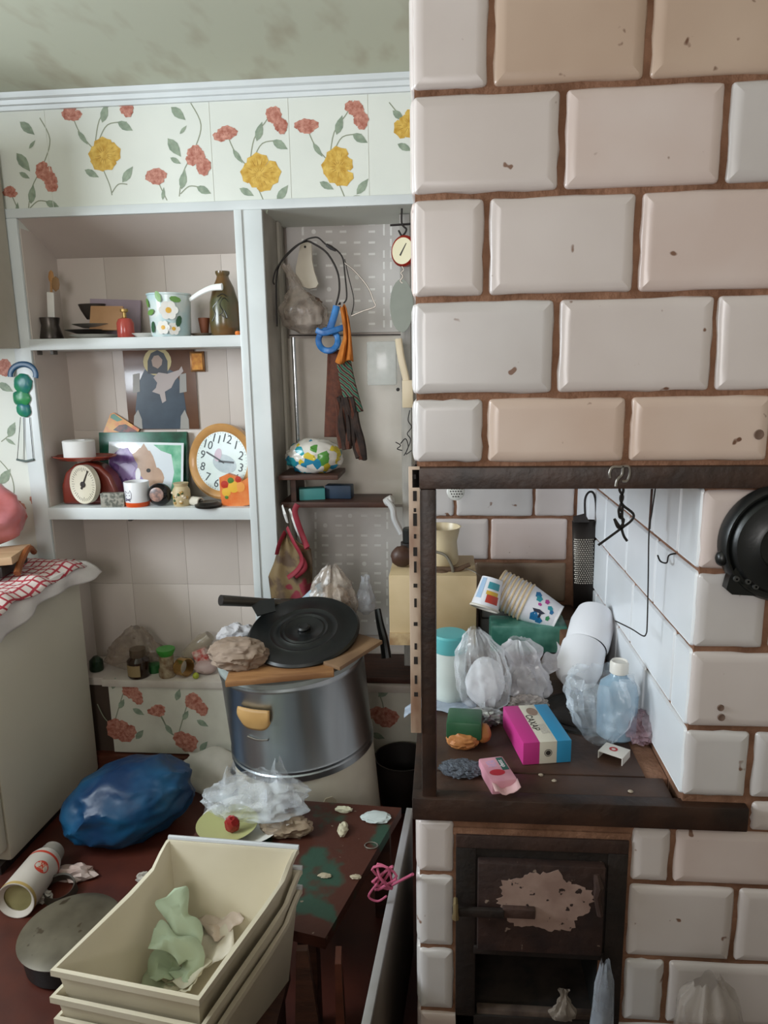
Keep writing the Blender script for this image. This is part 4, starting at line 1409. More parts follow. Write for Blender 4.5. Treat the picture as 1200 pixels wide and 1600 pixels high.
def perf(px0, py0, px1, py1, cols, vcols, rows, lab, skip=()):
    a_, b_ = PY(px0, py1, Ynb - .006), PY(px1, py0, Ynb - .006)
    t_ = thing('perforated_panel', ((a_.x + b_.x) / 2, Ynb, a_.z), lab, 'panel')
    MB().box((a_.x, Ynb - .008, a_.z), (b_.x, Ynb - .002, b_.z), bev=.001).build('sheet', M_perf, t_)
    sm = MB()
    for r_i, y in enumerate(rows):
        for c_i, x in enumerate(cols + vcols):
            if (r_i * 7 + c_i * 3) % 8 == 0 or (r_i, c_i) in skip:
                continue
            q = PY(x, y, Ynb - .008)
            kk = mpp(q)
            w_, h_ = (5.2, 1.6) if c_i < len(cols) else (1.5, 5.5)
            if c_i < len(cols) and (r_i * 2 + c_i) % 11 == 2:
                sm.lathe([(0, .001), (3.5 * kk, .0008), (3.5 * kk, 0)], T(q) @ RX(90), seg=10)
            else:
                sm.box((q.x - w_ * kk, q.y - .001, q.z - h_ * kk), (q.x + w_ * kk, q.y + .001, q.z + h_ * kk))
    sm.build('slot', M_slot, t_, kind='stuff', smooth=False)  # white raised pieces paint the light that shows through the slots


perf(454, 341, 640, 522, [490, 514, 536, 558, 581], [473, 600, 611], [350, 362, 379, 397, 415, 433, 452, 470, 488, 506], 'grey perforated sheet at the top of the narrow niche')
perf(470, 792, 640, 990, [508, 529, 547, 569, 590], [493, 605], [806, 821, 837, 852, 867, 881, 896, 911, 925, 941, 956, 970], 'grey perforated sheet below the brown shelf in narrow niche')
a_, b_ = PY(455, 788, Ynb - .012), PY(640, 525, Ynb - .012)
MB().box((a_.x, Ynb - .014, a_.z), (b_.x, Ynb - .002, b_.z), bev=.002).build('cream_board', mat('cream_board', 'eae2d8', 'e2d9ce', rough=.4), label='plain cream board between the two perforated sheets', cat='board')
# jamb strip at the right, grey pipe-like
jx = PY(636, 600, 2.56).x
jm = thing('door_jamb', (jx, 2.56, Z_LEDGE), 'worn grey upright post between narrow niche and stove', 'post')
MB().box((jx - .02, 2.545, Z_LEDGE), (jx + .015, 2.60, Z_TOP - .002), bev=.003).build('post', mat('worn_grey', '8f8a84', 'b3aea6', rough=.6, scale=30, stretch=(1, 1, .2)), jm)
# inner upright strips on the niche's left side
for px, tone, w_ in ((440, 'aaa396', 6), (452, 'bdb5a8', 5)):
    q = PY(px, 430, 2.55)
    MB().box((CX1 + .005, 2.60 + (px - 440) * .012, Z_LEDGE), (CX1 + .014, 2.64 + (px - 440) * .012, Z_TOP - .002)).build('niche_strip', mat('strip_' + tone, tone, rough=.6), wb)
# chrome rod and cross wire
MB().tube([PY(458, 527, 2.585), PY(468, 738, 2.585)], .0075, 12).build('chrome_rod', mat('chrome', 'c9ccd0', rough=.15, metal=1), label='thin upright chrome rod at the left of narrow niche', cat='rod')
MB().tube([PY(452, 524, 2.60), PY(520, 524, 2.60), PY(628, 523, 2.60)], .0022, 6).build('cross_wire', M_wire, label='thin horizontal wire strung across the narrow niche', cat='wire')
# wire hoops
zp = lambda x, y, Y: PY(420 + .15 * x, 360 + .15 * y, Y)
for i, (path, r_, lb) in enumerate((
    ([(700, 780), (735, 620), (715, 430), (610, 240), (470, 140), (380, 115), (250, 190), (120, 340), (82, 480), (78, 690), (85, 1000)], .0032, 'dark wire hoop arching over the pale paddle'),
    ([(780, 760), (812, 690), (792, 450), (770, 290), (700, 200), (600, 150), (520, 80), (460, 75), (370, 108), (240, 210), (90, 380), (45, 520), (60, 565)], .0026, 'thin dark cable with black clip looped over the niche hook'),
    ([(790, 300), (830, 480), (885, 720), (862, 880)], .0016, 'very thin hanging wire beside the paddle'),
    ([(790, 340), (900, 430), (1030, 590), (1090, 730), (1105, 795), (980, 840), (862, 890)], .0026, 'angular grey wire loop in front of the perforated sheet'))):
    Yq = 2.50 - .01 * i
    MB().tube(spline([zp(x, y, Yq) for x, y in path], 5), r_, 6).build('wire_hoop', M_wire if i != 3 else M_steelwire, label=lb, cat='wire')
c_ = lerp(zp(600, 150, 2.488), zp(700, 210, 2.488), .5)
MB().tube([zp(600, 150, 2.488), c_, zp(700, 210, 2.488)], [.005, .007, .004], 8).build('cable_clip', M_castiron, label='small black clip on the thin dark cable', cat='clip')
# pale pear-shaped paddle
pd = thing('paddle', zp(400, 600, 2.56), 'pale pear-shaped wooden paddle with a hole hung in narrow niche', 'board')
out = [(370, 112), (420, 120), (452, 150), (458, 320), (480, 430), (522, 560), (500, 600), (430, 612), (350, 590), (285, 530), (290, 400), (318, 260), (340, 150)]
o0 = zp(400, 400, 2.56)
MB().prism([(zp(x, y, 2.56).x - o0.x, zp(x, y, 2.56).z - o0.z) for x, y in out], .016, frame(o0, (1, 0, 0), (0, -1, 0))).build('blade', mat('pale_paddle', 'c9bfae', 'bfb4a2', rough=.5), pd)
MB().lathe([(.004, .0012), (.0, .0012)], T(zp(378, 172, 2.543)) @ RX(90), seg=12).build('hanging_hole', MATS['slot_dark'], pd)
# net bag of brown stuff
nb = thing('hanging_bag', zp(380, 980, 2.50), 'grey-brown translucent bag of dried herbs hanging in narrow niche', 'bag')
bc = zp(375, 810, 2.52)
mb = MB()
sack(mb, (bc.x, 2.52, bc.z - .085), [(.02, 0), (.078, .03), (.085, .08), (.055, .115), (.022, .155), (.012, .21), (.014, .23)], folds=.06, nf=9, seed=5, lean=(-.062, 0), squash=.55)
mb.build('film', film('grey_film', 'a79a8e', .55, scale=20), nb)
MB().blob((bc.x - .003, 2.52, bc.z - .012), (.056, .028, .05), .28, 3.5, 2, 4).build('dried_herbs', mat('dried_herbs', '6a5140', '3f2f26', rough=.9, scale=30), nb)
# blue strap bundle
q4 = lambda x, y, Y: PY(400 + .2626 * x, 310 + .2626 * y, Y)
M_blue = mat('blue_strap', '174f8a', '2a74b4', rough=.45, scale=25)
bs = thing('blue_strap', q4(430, 850, 2.46), 'bright blue looped strap hanging beside the orange scarf', 'strap')
MB().tube(spline([q4(480, 640, 2.46), q4(462, 710, 2.455), q4(440, 775, 2.45)], 5), .012, 8, flat=.4).build('band', M_blue, bs)
MB().tube(spline([q4(360, 785, 2.45), q4(400, 800, 2.44), q4(450, 790, 2.44), q4(520, 768, 2.45)], 5), .010, 8, flat=.5).build('band', M_blue, bs)
lp = [q4(430 + 58 * math.cos(t * .3142), 845 + 62 * math.sin(t * .3142), 2.455 + .004 * math.sin(t * 1.2)) for t in range(20)]
MB().tube(lp, .0105, 8, closed=True, flat=.6).build('loop', M_blue, bs)
# orange scarf
os_ = MB()


def scarf(u, v):
    xl = 498 + 22 * math.sin(v * 2.5) - 42 * max(0, v - .55) * 2
    xr = 532 + 44 * v ** .6
    y = 640 + 335 * v + 12 * math.sin(u * 6)
    x = xl + (xr - xl) * u
    return q4(x, y, 2.445 + .010 * math.sin(u * 11 + v * 2))


os_.grid(18, 24, scarf)
os_.build('scarf', mat('orange_cloth', 'bf6f1f', '96520f', rough=.8, scale=18, bump=.3), solid=.003, label='knotted orange scarf hanging beside the blue strap', cat='scarf')
# woven sash with fringe
ws = thing('woven_sash', q4(500, 1500, 2.47), 'long woven sash with brown band, green-red patterned band and dark fringe', 'sash')
M_brown = mat('sash_brown', '5c3222', '4a281c', rough=.9, scale=60, bump=.5, bscale=300)
mb = MB()
mb.grid(10, 30, lambda u, v: q4((426 + (515 - 426) * u) + (-18 + 48 * u) * v, 900 + 520 * v, 2.475 + .006 * math.sin(u * 5 + v * 3)))
mb.build('band', M_brown, ws, solid=.003)
pat = mat('sash_pattern', '2c6e5a', rough=.9)
ntp = pat.node_tree
tcp = ntp.nodes.new('ShaderNodeTexCoord')
chk = ntp.nodes.new('ShaderNodeTexWave')
chk.wave_type = 'BANDS'
chk.bands_direction = 'DIAGONAL'
chk.inputs['Scale'].default_value = 32
chk.inputs['Distortion'].default_value = 3
ntp.links.new(tcp.outputs['Object'], chk.inputs['Vector'])
rmp = ntp.nodes.new('ShaderNodeValToRGB')
rmp.color_ramp.interpolation = 'CONSTANT'
for pos, hx in ((0, '23503f'), (.3, '3f8a70'), (.5, '8a3a2c'), (.75, '2a211d')):
    e_ = rmp.color_ramp.elements[0] if pos == 0 else (rmp.color_ramp.elements[1] if pos == .3 else rmp.color_ramp.elements.new(pos))
    e_.position = pos
    e_.color = lin(hx)
ntp.links.new(chk.outputs['Fac'], rmp.inputs[0])
ntp.links.new(rmp.outputs[0], ntp.nodes['Principled BSDF'].inputs['Base Color'])
mb = MB()
mb.grid(8, 26, lambda u, v: q4(478 + 82 * u + (45 + 25 * v) * v + 10 * u * v, 960 + 330 * v - 25 * u, 2.458 + .004 * math.sin(v * 7)))
mb.build('band', pat, ws, solid=.003)
rnd = random.Random(6)
for i in range(9):
    x0 = 475 + i * 13
    pth = [q4(x0 + 6 * math.sin(j * 1.3 + i), 1180 + j * 62 + rnd.uniform(-8, 8), 2.462 + rnd.uniform(-.008, .008)) for j in range(6 + (i > 4) * 1)]
    pth = [q + Vector((.012 * j * (.6 if i < 5 else 1.0) * .55, 0, 0)) for j, q in enumerate(pth)]
    MB().tube(spline(pth, 3), .0095, 6).build('fringe_cord', mat('fringe_dark', '211713', '38271f', rough=.9, scale=40) if i % 3 else M_brown, ws)
MB().tube([q4(492, 630, 2.60), q4(500, 628, 2.52), q4(500, 630, 2.44), q4(500, 620, 2.435)], .003, 6).build('wall_hook', M_wire, label='dark wall hook carrying sash and blue strap', cat='hook')
# hanging spring scale
ss = thing('spring_scale', q4(868, 310, 2.45), 'round red spring balance with cream face hung on a hook', 'scale')
sc_ = q4(872, 312, 2.45)
k = mpp(sc_)
Fs = frz(sc_, (-.62, -1, .0), (1, -.6, 0))
MB().lathe([(0, -.030), (20 * k, -.030), (23 * k, -.026), (23.5 * k, -.004), (21 * k, .002), (19.5 * k, 0)], Fs, seg=36).build('case', mat('balance_red', '9c2a1c', '7d1e14', rough=.3), ss)
MB().lathe([(0, .0006), (20 * k, .0004)], Fs, seg=32).build('dial', mat('balance_dial', 'd4c9a4', rough=.4), ss, smooth=False)
MB().prism([(-1.4 * k, -8 * k), (1.4 * k, -8 * k), (.4 * k, 13 * k), (-.4 * k, 13 * k)], .001, Fs @ T(0, 0, .001) @ RZ(-35)).build('needle', MATS['ink'], ss)
MB().tube(spline([q4(868, 60, 2.46), q4(868, 150, 2.46), q4(895, 185, 2.46), q4(870, 222, 2.46), q4(848, 190, 2.46)], 5), .003, 6).build('hook', M_wire, ss)
MB().tube(spline([q4(868, 405, 2.45), q4(878, 425, 2.45), q4(862, 445, 2.45), q4(874, 465, 2.45), q4(858, 490, 2.45), q4(872, 505, 2.45)], 4), .0028, 6).build('lower_hook', M_steelwire, ss)
MB().tube([q4(798, 160, 2.47), q4(920, 152, 2.47)], .0035, 6).build('hanging_bar', M_wire, label='short dark bar above the red spring balance', cat='bar')
oc = q4(868, 640, 2.455)
k = mpp(oc)
ov = [(18.5 * k * math.cos(i * .2618), 40 * k * math.sin(i * .2618)) for i in range(24)]
MB().prism(ov, .006, frame(oc, (1, -.1, 0), (-.1, -1, 0))).build('oval_tray', mat('grey_green_tray', '878b80', '7a7e74', rough=.45), label='grey-green oval tray hanging below the spring balance', cat='tray')
# clear plastic holder with cream bracket
M_clear = film('clear_plastic', 'c9ccc8', .45, rough=.12, scale=6, var=.2)
a_, b_ = q4(668, 1112, 2.50), q4(836, 850, 2.50)
MB().box((a_.x, 2.47, a_.z), (b_.x, 2.52, b_.z), T(0, 0, 0), bev=.006).build('plastic_box', M_clear, label='clear plastic box hanging beside the cream bracket', cat='box')
cbk = thing('cream_bracket', q4(900, 1240, 2.47), 'cream plastic bracket with curved arm above a block', 'bracket')
MB().tube(spline([q4(848, 835, 2.45), q4(862, 940, 2.445), q4(890, 1060, 2.445), q4(902, 1130, 2.445)], 5), .012, 8, flat=.6).build('arm', mat('cream_plastic', 'd6c5a8', 'cdbb9c', rough=.4), cbk)
a_, b_ = q4(872, 1245, 2.45), q4(935, 1080, 2.45)
MB().box((a_.x, 2.43, a_.z), (b_.x, 2.46, b_.z), bev=.004).build('block', MATS['cream_plastic'], cbk)
MB().lathe([(0, 0), (.006, 0), (.006, .01), (0, .012)], T(q4(845, 1137, 2.46)) @ RX(90), seg=12).build('knob', M_castiron, cbk)
for i, pth in enumerate(([(915, 1260), (905, 1320), (925, 1360), (900, 1400), (920, 1440), (890, 1520), (925, 1500)], [(830, 1450), (860, 1470), (840, 1490), (870, 1500)], [(860, 1460), (890, 1430), (905, 1480), (880, 1530)])):
    MB().tube(spline([q4(x, y, 2.44 + .004 * i) for x, y in pth], 5), .0018, 5).build('hook_wire', M_wire, label=('long twisted hook wire hanging below the cream bracket', 'short bent wire on the worn grey post', 'coiled wire end below the cream bracket')[i], cat='wire')
# small brown shelf unit
bsf = thing('brown_shelf', PY(530, 790, 2.55), 'small dark brown two-level corner shelf in narrow niche', 'shelf')
zt1 = PY(480, 741, 2.46).z
MB().box((CX1 + .012, 2.43, zt1 - .016), (PY(530, 745, 2.46).x, YN - .02, zt1), bev=.002).build('top_board', M_darkwood, bsf)
zt2 = PY(540, 783, 2.47).z
MB().box((CX1 + .012, 2.45, zt2 - .020), (PY(608, 783, 2.47).x, YN - .02, zt2), bev=.003).build('lower_board', M_darkwood, bsf)
ux_ = PY(458, 760, 2.5).x
MB().box((ux_, 2.46, zt2), (ux_ + .018, YN - .02, zt1 - .016)).build('upright', M_darkwood, bsf)
q = PY(487, 783, 2.50)
k = mpp(q)
MB().box((-20 * k, -.02, 0), (20 * k, .03, 18 * k), T(q.x, 2.51, zt2) @ RZ(14), bev=.003).build('teal_box', mat('teal_card', '4f9a98', '458a88', rough=.5), label='small teal box on the lower brown board', cat='box')
q = PY(530, 780, 2.53)
MB().box((-21 * k, -.022, 0), (21 * k, .03, 21 * k), T(q.x, 2.535, zt2) @ RZ(-5), bev=.004).build('navy_box', mat('navy_card', '16324c', '12283c', rough=.5), label='dark navy box beside the small teal box', cat='box')
# wrapped packet
wp_ = PY(490, 712, 2.50)
mb = MB()
mb.blob((wp_.x, 2.51, zt1 + .055), (.098, .065, .062), .09, 3, 9, 4, zmin=zt1 + .001)
ptch = mat('wrapper_print', 'd8d4cc', rough=.2)
nw = ptch.node_tree
t1 = nw.nodes.new('ShaderNodeTexVoronoi')
t1.inputs['Scale'].default_value = 38
tcw = nw.nodes.new('ShaderNodeTexCoord')
nw.links.new(tcw.outputs['Object'], t1.inputs['Vector'])
rw = nw.nodes.new('ShaderNodeValToRGB')
rw.color_ramp.interpolation = 'CONSTANT'
for j, (pos, hx) in enumerate(((0, 'd2cdc4'), (.36, '2f94a0'), (.52, 'd8d4cc'), (.66, '4f8a3a'), (.78, '2a7fa0'), (.88, 'c8b23a'))):
    e_ = rw.color_ramp.elements[j] if j < 2 else rw.color_ramp.elements.new(pos)
    e_.position = pos
    e_.color = lin(hx)
sp_ = nw.nodes.new('ShaderNodeSeparateColor')
nw.links.new(t1.outputs['Color'], sp_.inputs[0])
nw.links.new(sp_.outputs[0], rw.inputs[0])
nw.links.new(rw.outputs[0], nw.nodes['Principled BSDF'].inputs['Base Color'])
mb.build('wrapped_packet', ptch, label='crinkled white packet with teal and green print on brown shelf', cat='packet')
# red-brown shopping bag hanging on the hooks
q5 = lambda x, y, Y: PY(400 + .2167 * x, 660 + .2167 * y, Y)
sb = thing('shopping_bag', q5(250, 1270, 2.43), 'red and brown patterned shopping bag hanging by red handles', 'bag')
outl = [(110, 1262), (85, 1110), (130, 1010), (160, 900), (200, 800), (235, 770), (300, 860), (385, 895), (405, 930), (408, 1180), (400, 1262)]


def bagf(u, v):
    # silhouette interpolated: left and right border for each height
    y = 800 + 470 * v
    def edge(side):
        L_ = [(210, 800), (160, 900), (130, 1010), (88, 1110), (110, 1280)] if side == 0 else [(250, 800), (300, 862), (395, 905), (408, 1000), (405, 1280)]
        for (x0, y0), (x1, y1) in zip(L_, L_[1:]):
            if y <= y1 or y1 == L_[-1][1]:
                t_ = (y - y0) / (y1 - y0)
                return x0 + (x1 - x0) * t_
    th = u * 2 * math.pi
    xl, xr = edge(0), edge(1)
    x = (xl + xr) / 2 + (xr - xl) / 2 * math.cos(th)
    d = .035 * math.sin(th) * (.25 + .75 * v) + .008 * math.sin(th * 5 + v * 4)
    return q5(x, y, 2.375 - d)


MB().grid(48, 22, bagf, closed_u=True).build('body', mat('bag_pattern', '54402e', '75603f', rough=.7, scale=16, lo=.45, hi=.55, speck='7c2230', speck_scale=11, speck_at=.56), sb)
for pth in ([(300, 590), (280, 640), (300, 720), (340, 830), (370, 905)], [(225, 760), (270, 860), (330, 980), (300, 1060), (230, 1120)], [(330, 980), (350, 1050), (280, 1110)], [(210, 790), (170, 870), (150, 950)]):
    MB().tube(spline([q5(x, y, 2.332 if y > 850 else 2.36) for x, y in pth], 5), .010, 8, flat=.35).build('handle', mat('bag_red', '8c1f30', '741826', rough=.7), sb)
for (x0, y0, x1, y1, lb) in ((190, 600, 225, 720, 'white hook carrying the shopping bag'), (240, 625, 345, 890, 'clear plastic strip hanging behind the shopping bag handles')):
    MB().tube([q5(x0, y0, 2.41), lerp(q5(x0, y0, 2.39), q5(x1, y1, 2.39), .5), q5(x1, y1, 2.41)], [.006, .010, .007], 8, flat=.4).build('hook', mat('hook_white', 'd6d4d0', rough=.35), label=lb, cat='hook' if x0 < 200 else 'strip')
# white corrugated pipe at the right
MB().tube(spline([q5(940, 560, 2.44), q5(985, 620, 2.43), q5(1000, 700, 2.43), q5(1050, 800, 2.43)], 6), .011, 10).build('white_pipe', mat('pipe_white', 'c4c4c4', rough=.35), label='bent white plastic pipe at the stove corner', cat='pipe')
MB().lathe([(0, 0), (.014, 0), (.016, .01), (.016, .03), (.010, .034), (0, .034)], frz(q5(930, 580, 2.45), (.9, -.1, .5)), seg=16).build('pipe_fitting', mat('fitting_white', 'b8b4ae', rough=.4), label='white threaded fitting on the bent pipe', cat='fitting')

# ------------------------------------------------------------------ things on the ledge
Yl = 2.50
mb = MB()
p = base(212, 1055, 2.545, Z_LEDGE)
sack(mb, p, [(.07, 0), (.115, .03), (.11, .07), (.07, .11), (.045, .14), (.02, .16)], folds=.16, nf=7, seed=11, squash=.55, lean=(.02, 0))
mb.build('plastic_bag', film('brown_film', '9a8878', .42, scale=22), label='thin brownish plastic bag over jars on the ledge', cat='bag')
bj = thing('brown_jar', base(218, 1056, 2.455, Z_LEDGE), 'brown glass jar with a tan label on the ledge', 'jar')
lat(218, 1056, 2.455, Z_LEDGE, [(0, 0), (15, 0), (17, 3), (17, 26), (12, 31), (10, 34), (0, 34)]).build('glass', mat('brown_glass', '2c1c12', rough=.12), bj)
lat(218, 1056, 2.455, Z_LEDGE + .078, [(0, 0), (11, 0), (12, 2), (12, 13), (0, 14)]).build('lid', mat('tin_lid', '6a5a4a', rough=.4, metal=.5), bj)
k = mpp(bj.location)
MB().lathe([(17.4 * k, 5 * k), (17.4 * k, 23 * k)], T(bj.location), seg=10, a0=220, a1=300).build('label_paper', mat('tan_label', '8f7a55', rough=.7), bj)
gj = thing('green_lid_jar', base(262, 1055, 2.46, Z_LEDGE), 'jar with a bright green lid standing on the ledge', 'jar')
lat(262, 1055, 2.46, Z_LEDGE, [(0, 0), (12, 0), (13, 2), (13, 12), (11, 16), (11, 34), (0, 34)]).build('glass', mat('jar_contents', '6a5038', '9a8a70', rough=.15, scale=40), gj)
lat(262, 1055, 2.46, Z_LEDGE + 34 * k, [(0, 0), (10, 0), (14, 8), (14, 11), (0, 10)]).build('lid', mat('green_plastic', '3c8a34', rough=.35), gj)
lat(242, 1050, 2.50, Z_LEDGE, [(0, 0), (11, 0), (12, 2), (11, 12), (0, 14)]).build('green_pot', mat('green_cap', '245a2c', rough=.4), label='tiny dark green pot behind the green-lid jar', cat='pot')
lat(152, 1052, 2.50, Z_LEDGE, [(0, 0), (10, 0), (11, 3), (10, 16), (4, 22), (0, 22)]).build('green_bottle', mat('dark_green_glass', '142a18', rough=.2), label='low dark green bottle at the left end of the ledge', cat='bottle')
MB().lathe([(13 * k, 0), (14 * k, 0), (14 * k, 16 * k), (13 * k, 16 * k), (13 * k, 0)], frz(base(282, 1048, 2.47, Z_LEDGE) + Vector((0, 0, 14.5 * k)), (1, -.5, .1)), seg=26).build('gold_ring', mat('gold_metal', 'b9935a', rough=.25, metal=.9), label='gold metal jar ring standing on edge on the ledge', cat='ring')
gl = Vector(PY(290, 1030, 2.52))
MB().lathe([(0, 0), (.030, 0), (.034, .008), (.034, .10), (.026, .115), (.022, .13), (.020, .13), (.024, .11), (.030, .09), (.030, .012), (0, .01)], frz(Vector((gl.x, 2.535, Z_LEDGE + .040)), (.75, .1, .72)), seg=24).build('glass_jar', film('jar_glass', 'b0a28e', .42, rough=.1, scale=5, var=.15), label='empty glass jar tipped over on the ledge', cat='jar')
p = base(318, 1050, 2.50, Z_LEDGE)
MB().box((-.026, -.02, 0), (.026, .02, .055), T(p.x, 2.52, Z_LEDGE + .034) @ RY(-20), bev=.004).build('red_packet', mat('red_packet', 'b0302a', 'd5c4b8', rough=.4, scale=45), label='small red and white packet on the pink pouch', cat='packet')
mb = MB()
mb.blob((p.x + .012, 2.49, Z_LEDGE + .024), (.042, .03, .024), .12, 2.5, 3, 3, zmin=Z_LEDGE + .001)
mb.build('pink_pouch', mat('pink_pouch', 'b39a94', rough=.5), label='pale pink pouch on the ledge beside the drum', cat='pouch')
q = base(306, 1056, 2.44, Z_LEDGE)
MB().blob(q + Vector((0, 0, .012)), (.012, .012, .012), .03, sub=3).build('green_ball', mat('lime_ball', '9aa02c', rough=.4), label='tiny lime green ball at the ledge edge', cat='ball')

# ================================================================== DRUM AND WHAT LIES ON IT
DC = Vector((-.462, 2.115, 0))
DR = .226
FD = T(DC + Vector((.03, 0, .004))) @ RY(-4.5) @ RX(1.5)
dr = thing('wash_drum', DC, 'big stainless steel drum with cream base and riveted handle plate', 'drum')
M_ss = mat('stainless', 'c3cbd0', 'aab2b8', rough=.33, metal=1, scale=3, stretch=(3, 3, .25))
zt, zs_ = .635, .335
MB().lathe([(0, .005), (DR * 1.0, .005), (DR * 1.0, zs_ - .01), (DR * .98, zs_)], FD, seg=64).build('base_shell', mat('cream_shell', 'c9c2b2', 'b8b09e', rough=.45, scale=5), dr)
MB().lathe([(DR * .98, zs_ - .012), (DR * 1.015, zs_ - .008), (DR * 1.015, zs_ + .010), (DR * 1.0, zs_ + .014), (DR * 1.0, zs_ + .02), (DR * 1.012, zs_ + .024), (DR * 1.0, zs_ + .03), (DR * 1.0, zt - .03), (DR * 1.01, zt - .026), (DR * 1.01, zt - .018), (DR, zt - .014), (DR, zt), (DR * .96, zt)], FD, seg=64).build('steel_shell', M_ss, dr)
MB().lathe([(DR * 1.005, zt - .010), (DR * 1.02, zt - .004), (DR * 1.02, zt + .006), (DR * .97, zt + .010), (DR * .8, zt + .006), (0, zt + .006)], FD, seg=64).build('lid', mat('pale_lid', 'a9b2b0', '98a09e', rough=.4), dr)
Zlid = zt + .006
# wooden handle plate curved around the shell
hx = MB()


def plate(u, v):
    an = math.radians(-90 - 12 + 27 * (u - .5) - 8)
    zz_ = .505 + .02 * (1 - v) * 2 - (.026 * (1 - (2 * u - 1) ** 4)) * v + .02
    r_ = DR + .010 + .006 * math.sin(math.pi * v)
    return FD @ Vector((r_ * math.cos(an), r_ * math.sin(an), zz_))


hx.grid(16, 8, plate)
hx.build('handle_plate', mat('tan_wood', 'c39a62', 'b58c54', rough=.55, scale=12), dr, solid=.008)
MB().tube([FD @ Vector(((DR + .004) * math.cos(math.radians(-110 + a_)), (DR + .004) * math.sin(math.radians(-110 + a_)), .468 - .004 * math.sin((a_ + 9) / 18 * 3.14))) for a_ in range(-9, 10, 3)], .0035, 6).build('handle_wire', M_steelwire, dr)
la = math.radians(-62)
FL_ = FD @ T((DR + .002) * math.cos(la), (DR + .002) * math.sin(la), .155) @ Matrix.Rotation(la, 4, 'Z')
MB().prism([(-.022, 0), (.022, 0), (.022, .085), (.010, .10), (-.010, .10), (-.022, .085)], .008, FL_ @ RZ(90) @ RX(90) @ T(0, 0, -.008)).build('latch_plate', mat('latch_cream', 'b9ae98', rough=.5), dr)
MB().tube([FL_ @ Vector((.012, .0, .075)), FL_ @ Vector((.018, .004, .05)), FL_ @ Vector((.013, -.004, .025))], .006, 8).build('latch_hook', mat('latch_brass', '8a7040', rough=.4, metal=.6), dr)
# boards on the lid
top_at = lambda x, y, dz=0: FD @ Vector((x, y, Zlid + .005 + dz))
M_board = mat('orange_wood_board', 'a0744a', '7f5634', rough=.55, scale=7, stretch=(1, 5, 5))
b_a, b_b = PZ(352, 1072, .655), PZ(522, 1056, .672)
FB = frame(b_a, b_b - b_a, (0, 0, 1))
MB().box((0, 0, -.004), ((b_b - b_a).length, .17, .012), FB, bev=.002).build('wooden_board', M_board, label='orange-brown wooden board on the drum under the black pan', cat='board')
b_a, b_b = PZ(535, 1046, .682), PZ(598, 1006, .700)
FB2 = frame(b_a, b_b - b_a, (0, 0, 1))
MB().box((-.01, 0, 0), ((b_b - b_a).length, .10, .012), FB2, bev=.002).build('wooden_board', mat('grey_wood_board', '8d6f52', '6f553e', rough=.6, scale=7), label='grey-brown wooden board jutting out at the drum edge', cat='board')
# lower frying pan with tubular handle
Fpn = frz(PY(482, 1003, 2.115) + Vector((0, 0, .022)), (-.02, -.20, .97))
k = mpp(PY(482, 1003, 2.115))
fp = thing('frying_pan', PY(482, 1010, 2.115), 'dark frying pan with grey tubular handle under the black lid', 'frying pan')
MB().lathe([(0, -.040), (.11, -.040), (.128, -.034), (.150, 0), (.152, .002), (.148, .002), (.124, -.030), (0, -.034)], Fpn, seg=48).build('bowl', M_blackpan, fp)
h1, h0 = PY(440, 943, 2.20), PY(345, 938, 2.05)
MB().tube([h1 + Vector((.06, .02, -.01)), h1, lerp(h0, h1, .5), h0], [.012, .013, .0155, .017], 16).build('handle', mat('handle_grey', '5a5650', '47433e', rough=.35, metal=.6), fp)
MB().lathe([(0, .0008), (.0125, .0008), (.017, .0004)], frz(h0, h0 - h1), seg=20).build('handle_hole', MATS['slot_dark'], fp)
MB().prism([(0, 0), (.075, .02), (.085, -.04), (.03, -.062)], .004, frame(PY(390, 942, 2.12), (1, .15, -.05), (0, -.4, .9))).build('handle_bracket', M_blackpan, fp)
# big black lid with rings
cl_ = PY(476, 990, 2.06)
Fl = frz(cl_ + Vector((0, -.004, .008)), (-.045, -.30, .95))
R1 = .172
ld = thing('pan_lid', cl_, 'big round black pan lid with concentric rings on the drum', 'lid')
MB().lathe([(0, .010), (.018, .010), (.020, .004), (.030, .002), (.045, .006), (.060, .011), (.066, .008), (.074, .012), (.082, .007), (.094, .006), (.104, .011), (.112, .007), (.150, .010), (R1 - .006, .012), (R1, .006), (R1 - .003, -.006), (.10, -.012), (0, -.012)], Fl, seg=72).build('plate', M_blackpan, ld)
MB().lathe([(.016, .010), (.020, .018), (.015, .022), (0, .020)], Fl, seg=24).build('knob', M_blackpan, ld)
# crumpled cloths and bags beside / behind the lid
mb = MB()
p = PZ(362, 1046, .665)
mb.blob((p.x + .015, p.y + .02, .705), (.078, .055, .042), .17, 1.9, 4, 5, zmin=.662)
mb.build('brown_cloth', mat('taupe_cloth', '9a8778', '84705f', rough=.85, scale=12, bump=.2), label='crumpled taupe cloth on the drum beside the black lid', cat='cloth')
mb = MB()
p = PY(370, 1000, 2.14)
mb.blob((p.x, 2.16, p.z - .004), (.062, .045, .045), .18, 2.0, 14, 5, zmin=.664)
mb.build('white_rag', mat('white_rag', 'c3c0c2', 'aaa8ac', rough=.8), label='crumpled white rag behind the taupe cloth', cat='rag')
mb = MB()
p = PY(520, 960, 2.27)
sack(mb, (p.x, 2.27, .655), [(.03, 0), (.075, .04), (.08, .10), (.06, .16), (.035, .20), (.015, .225)], folds=.10, nf=8, seed=21, squash=.6)
mb.build('bread_bag', film('crumb_film', 'b9aca0', .5, scale=30, var=.35), label='clear bag of brown crumbs behind the black lid', cat='bag')
mb = MB()
p = PY(520, 935, 2.27)
mb.blob((p.x + .004, 2.27, .745), (.05, .03, .06), .2, 3, 22, 4)
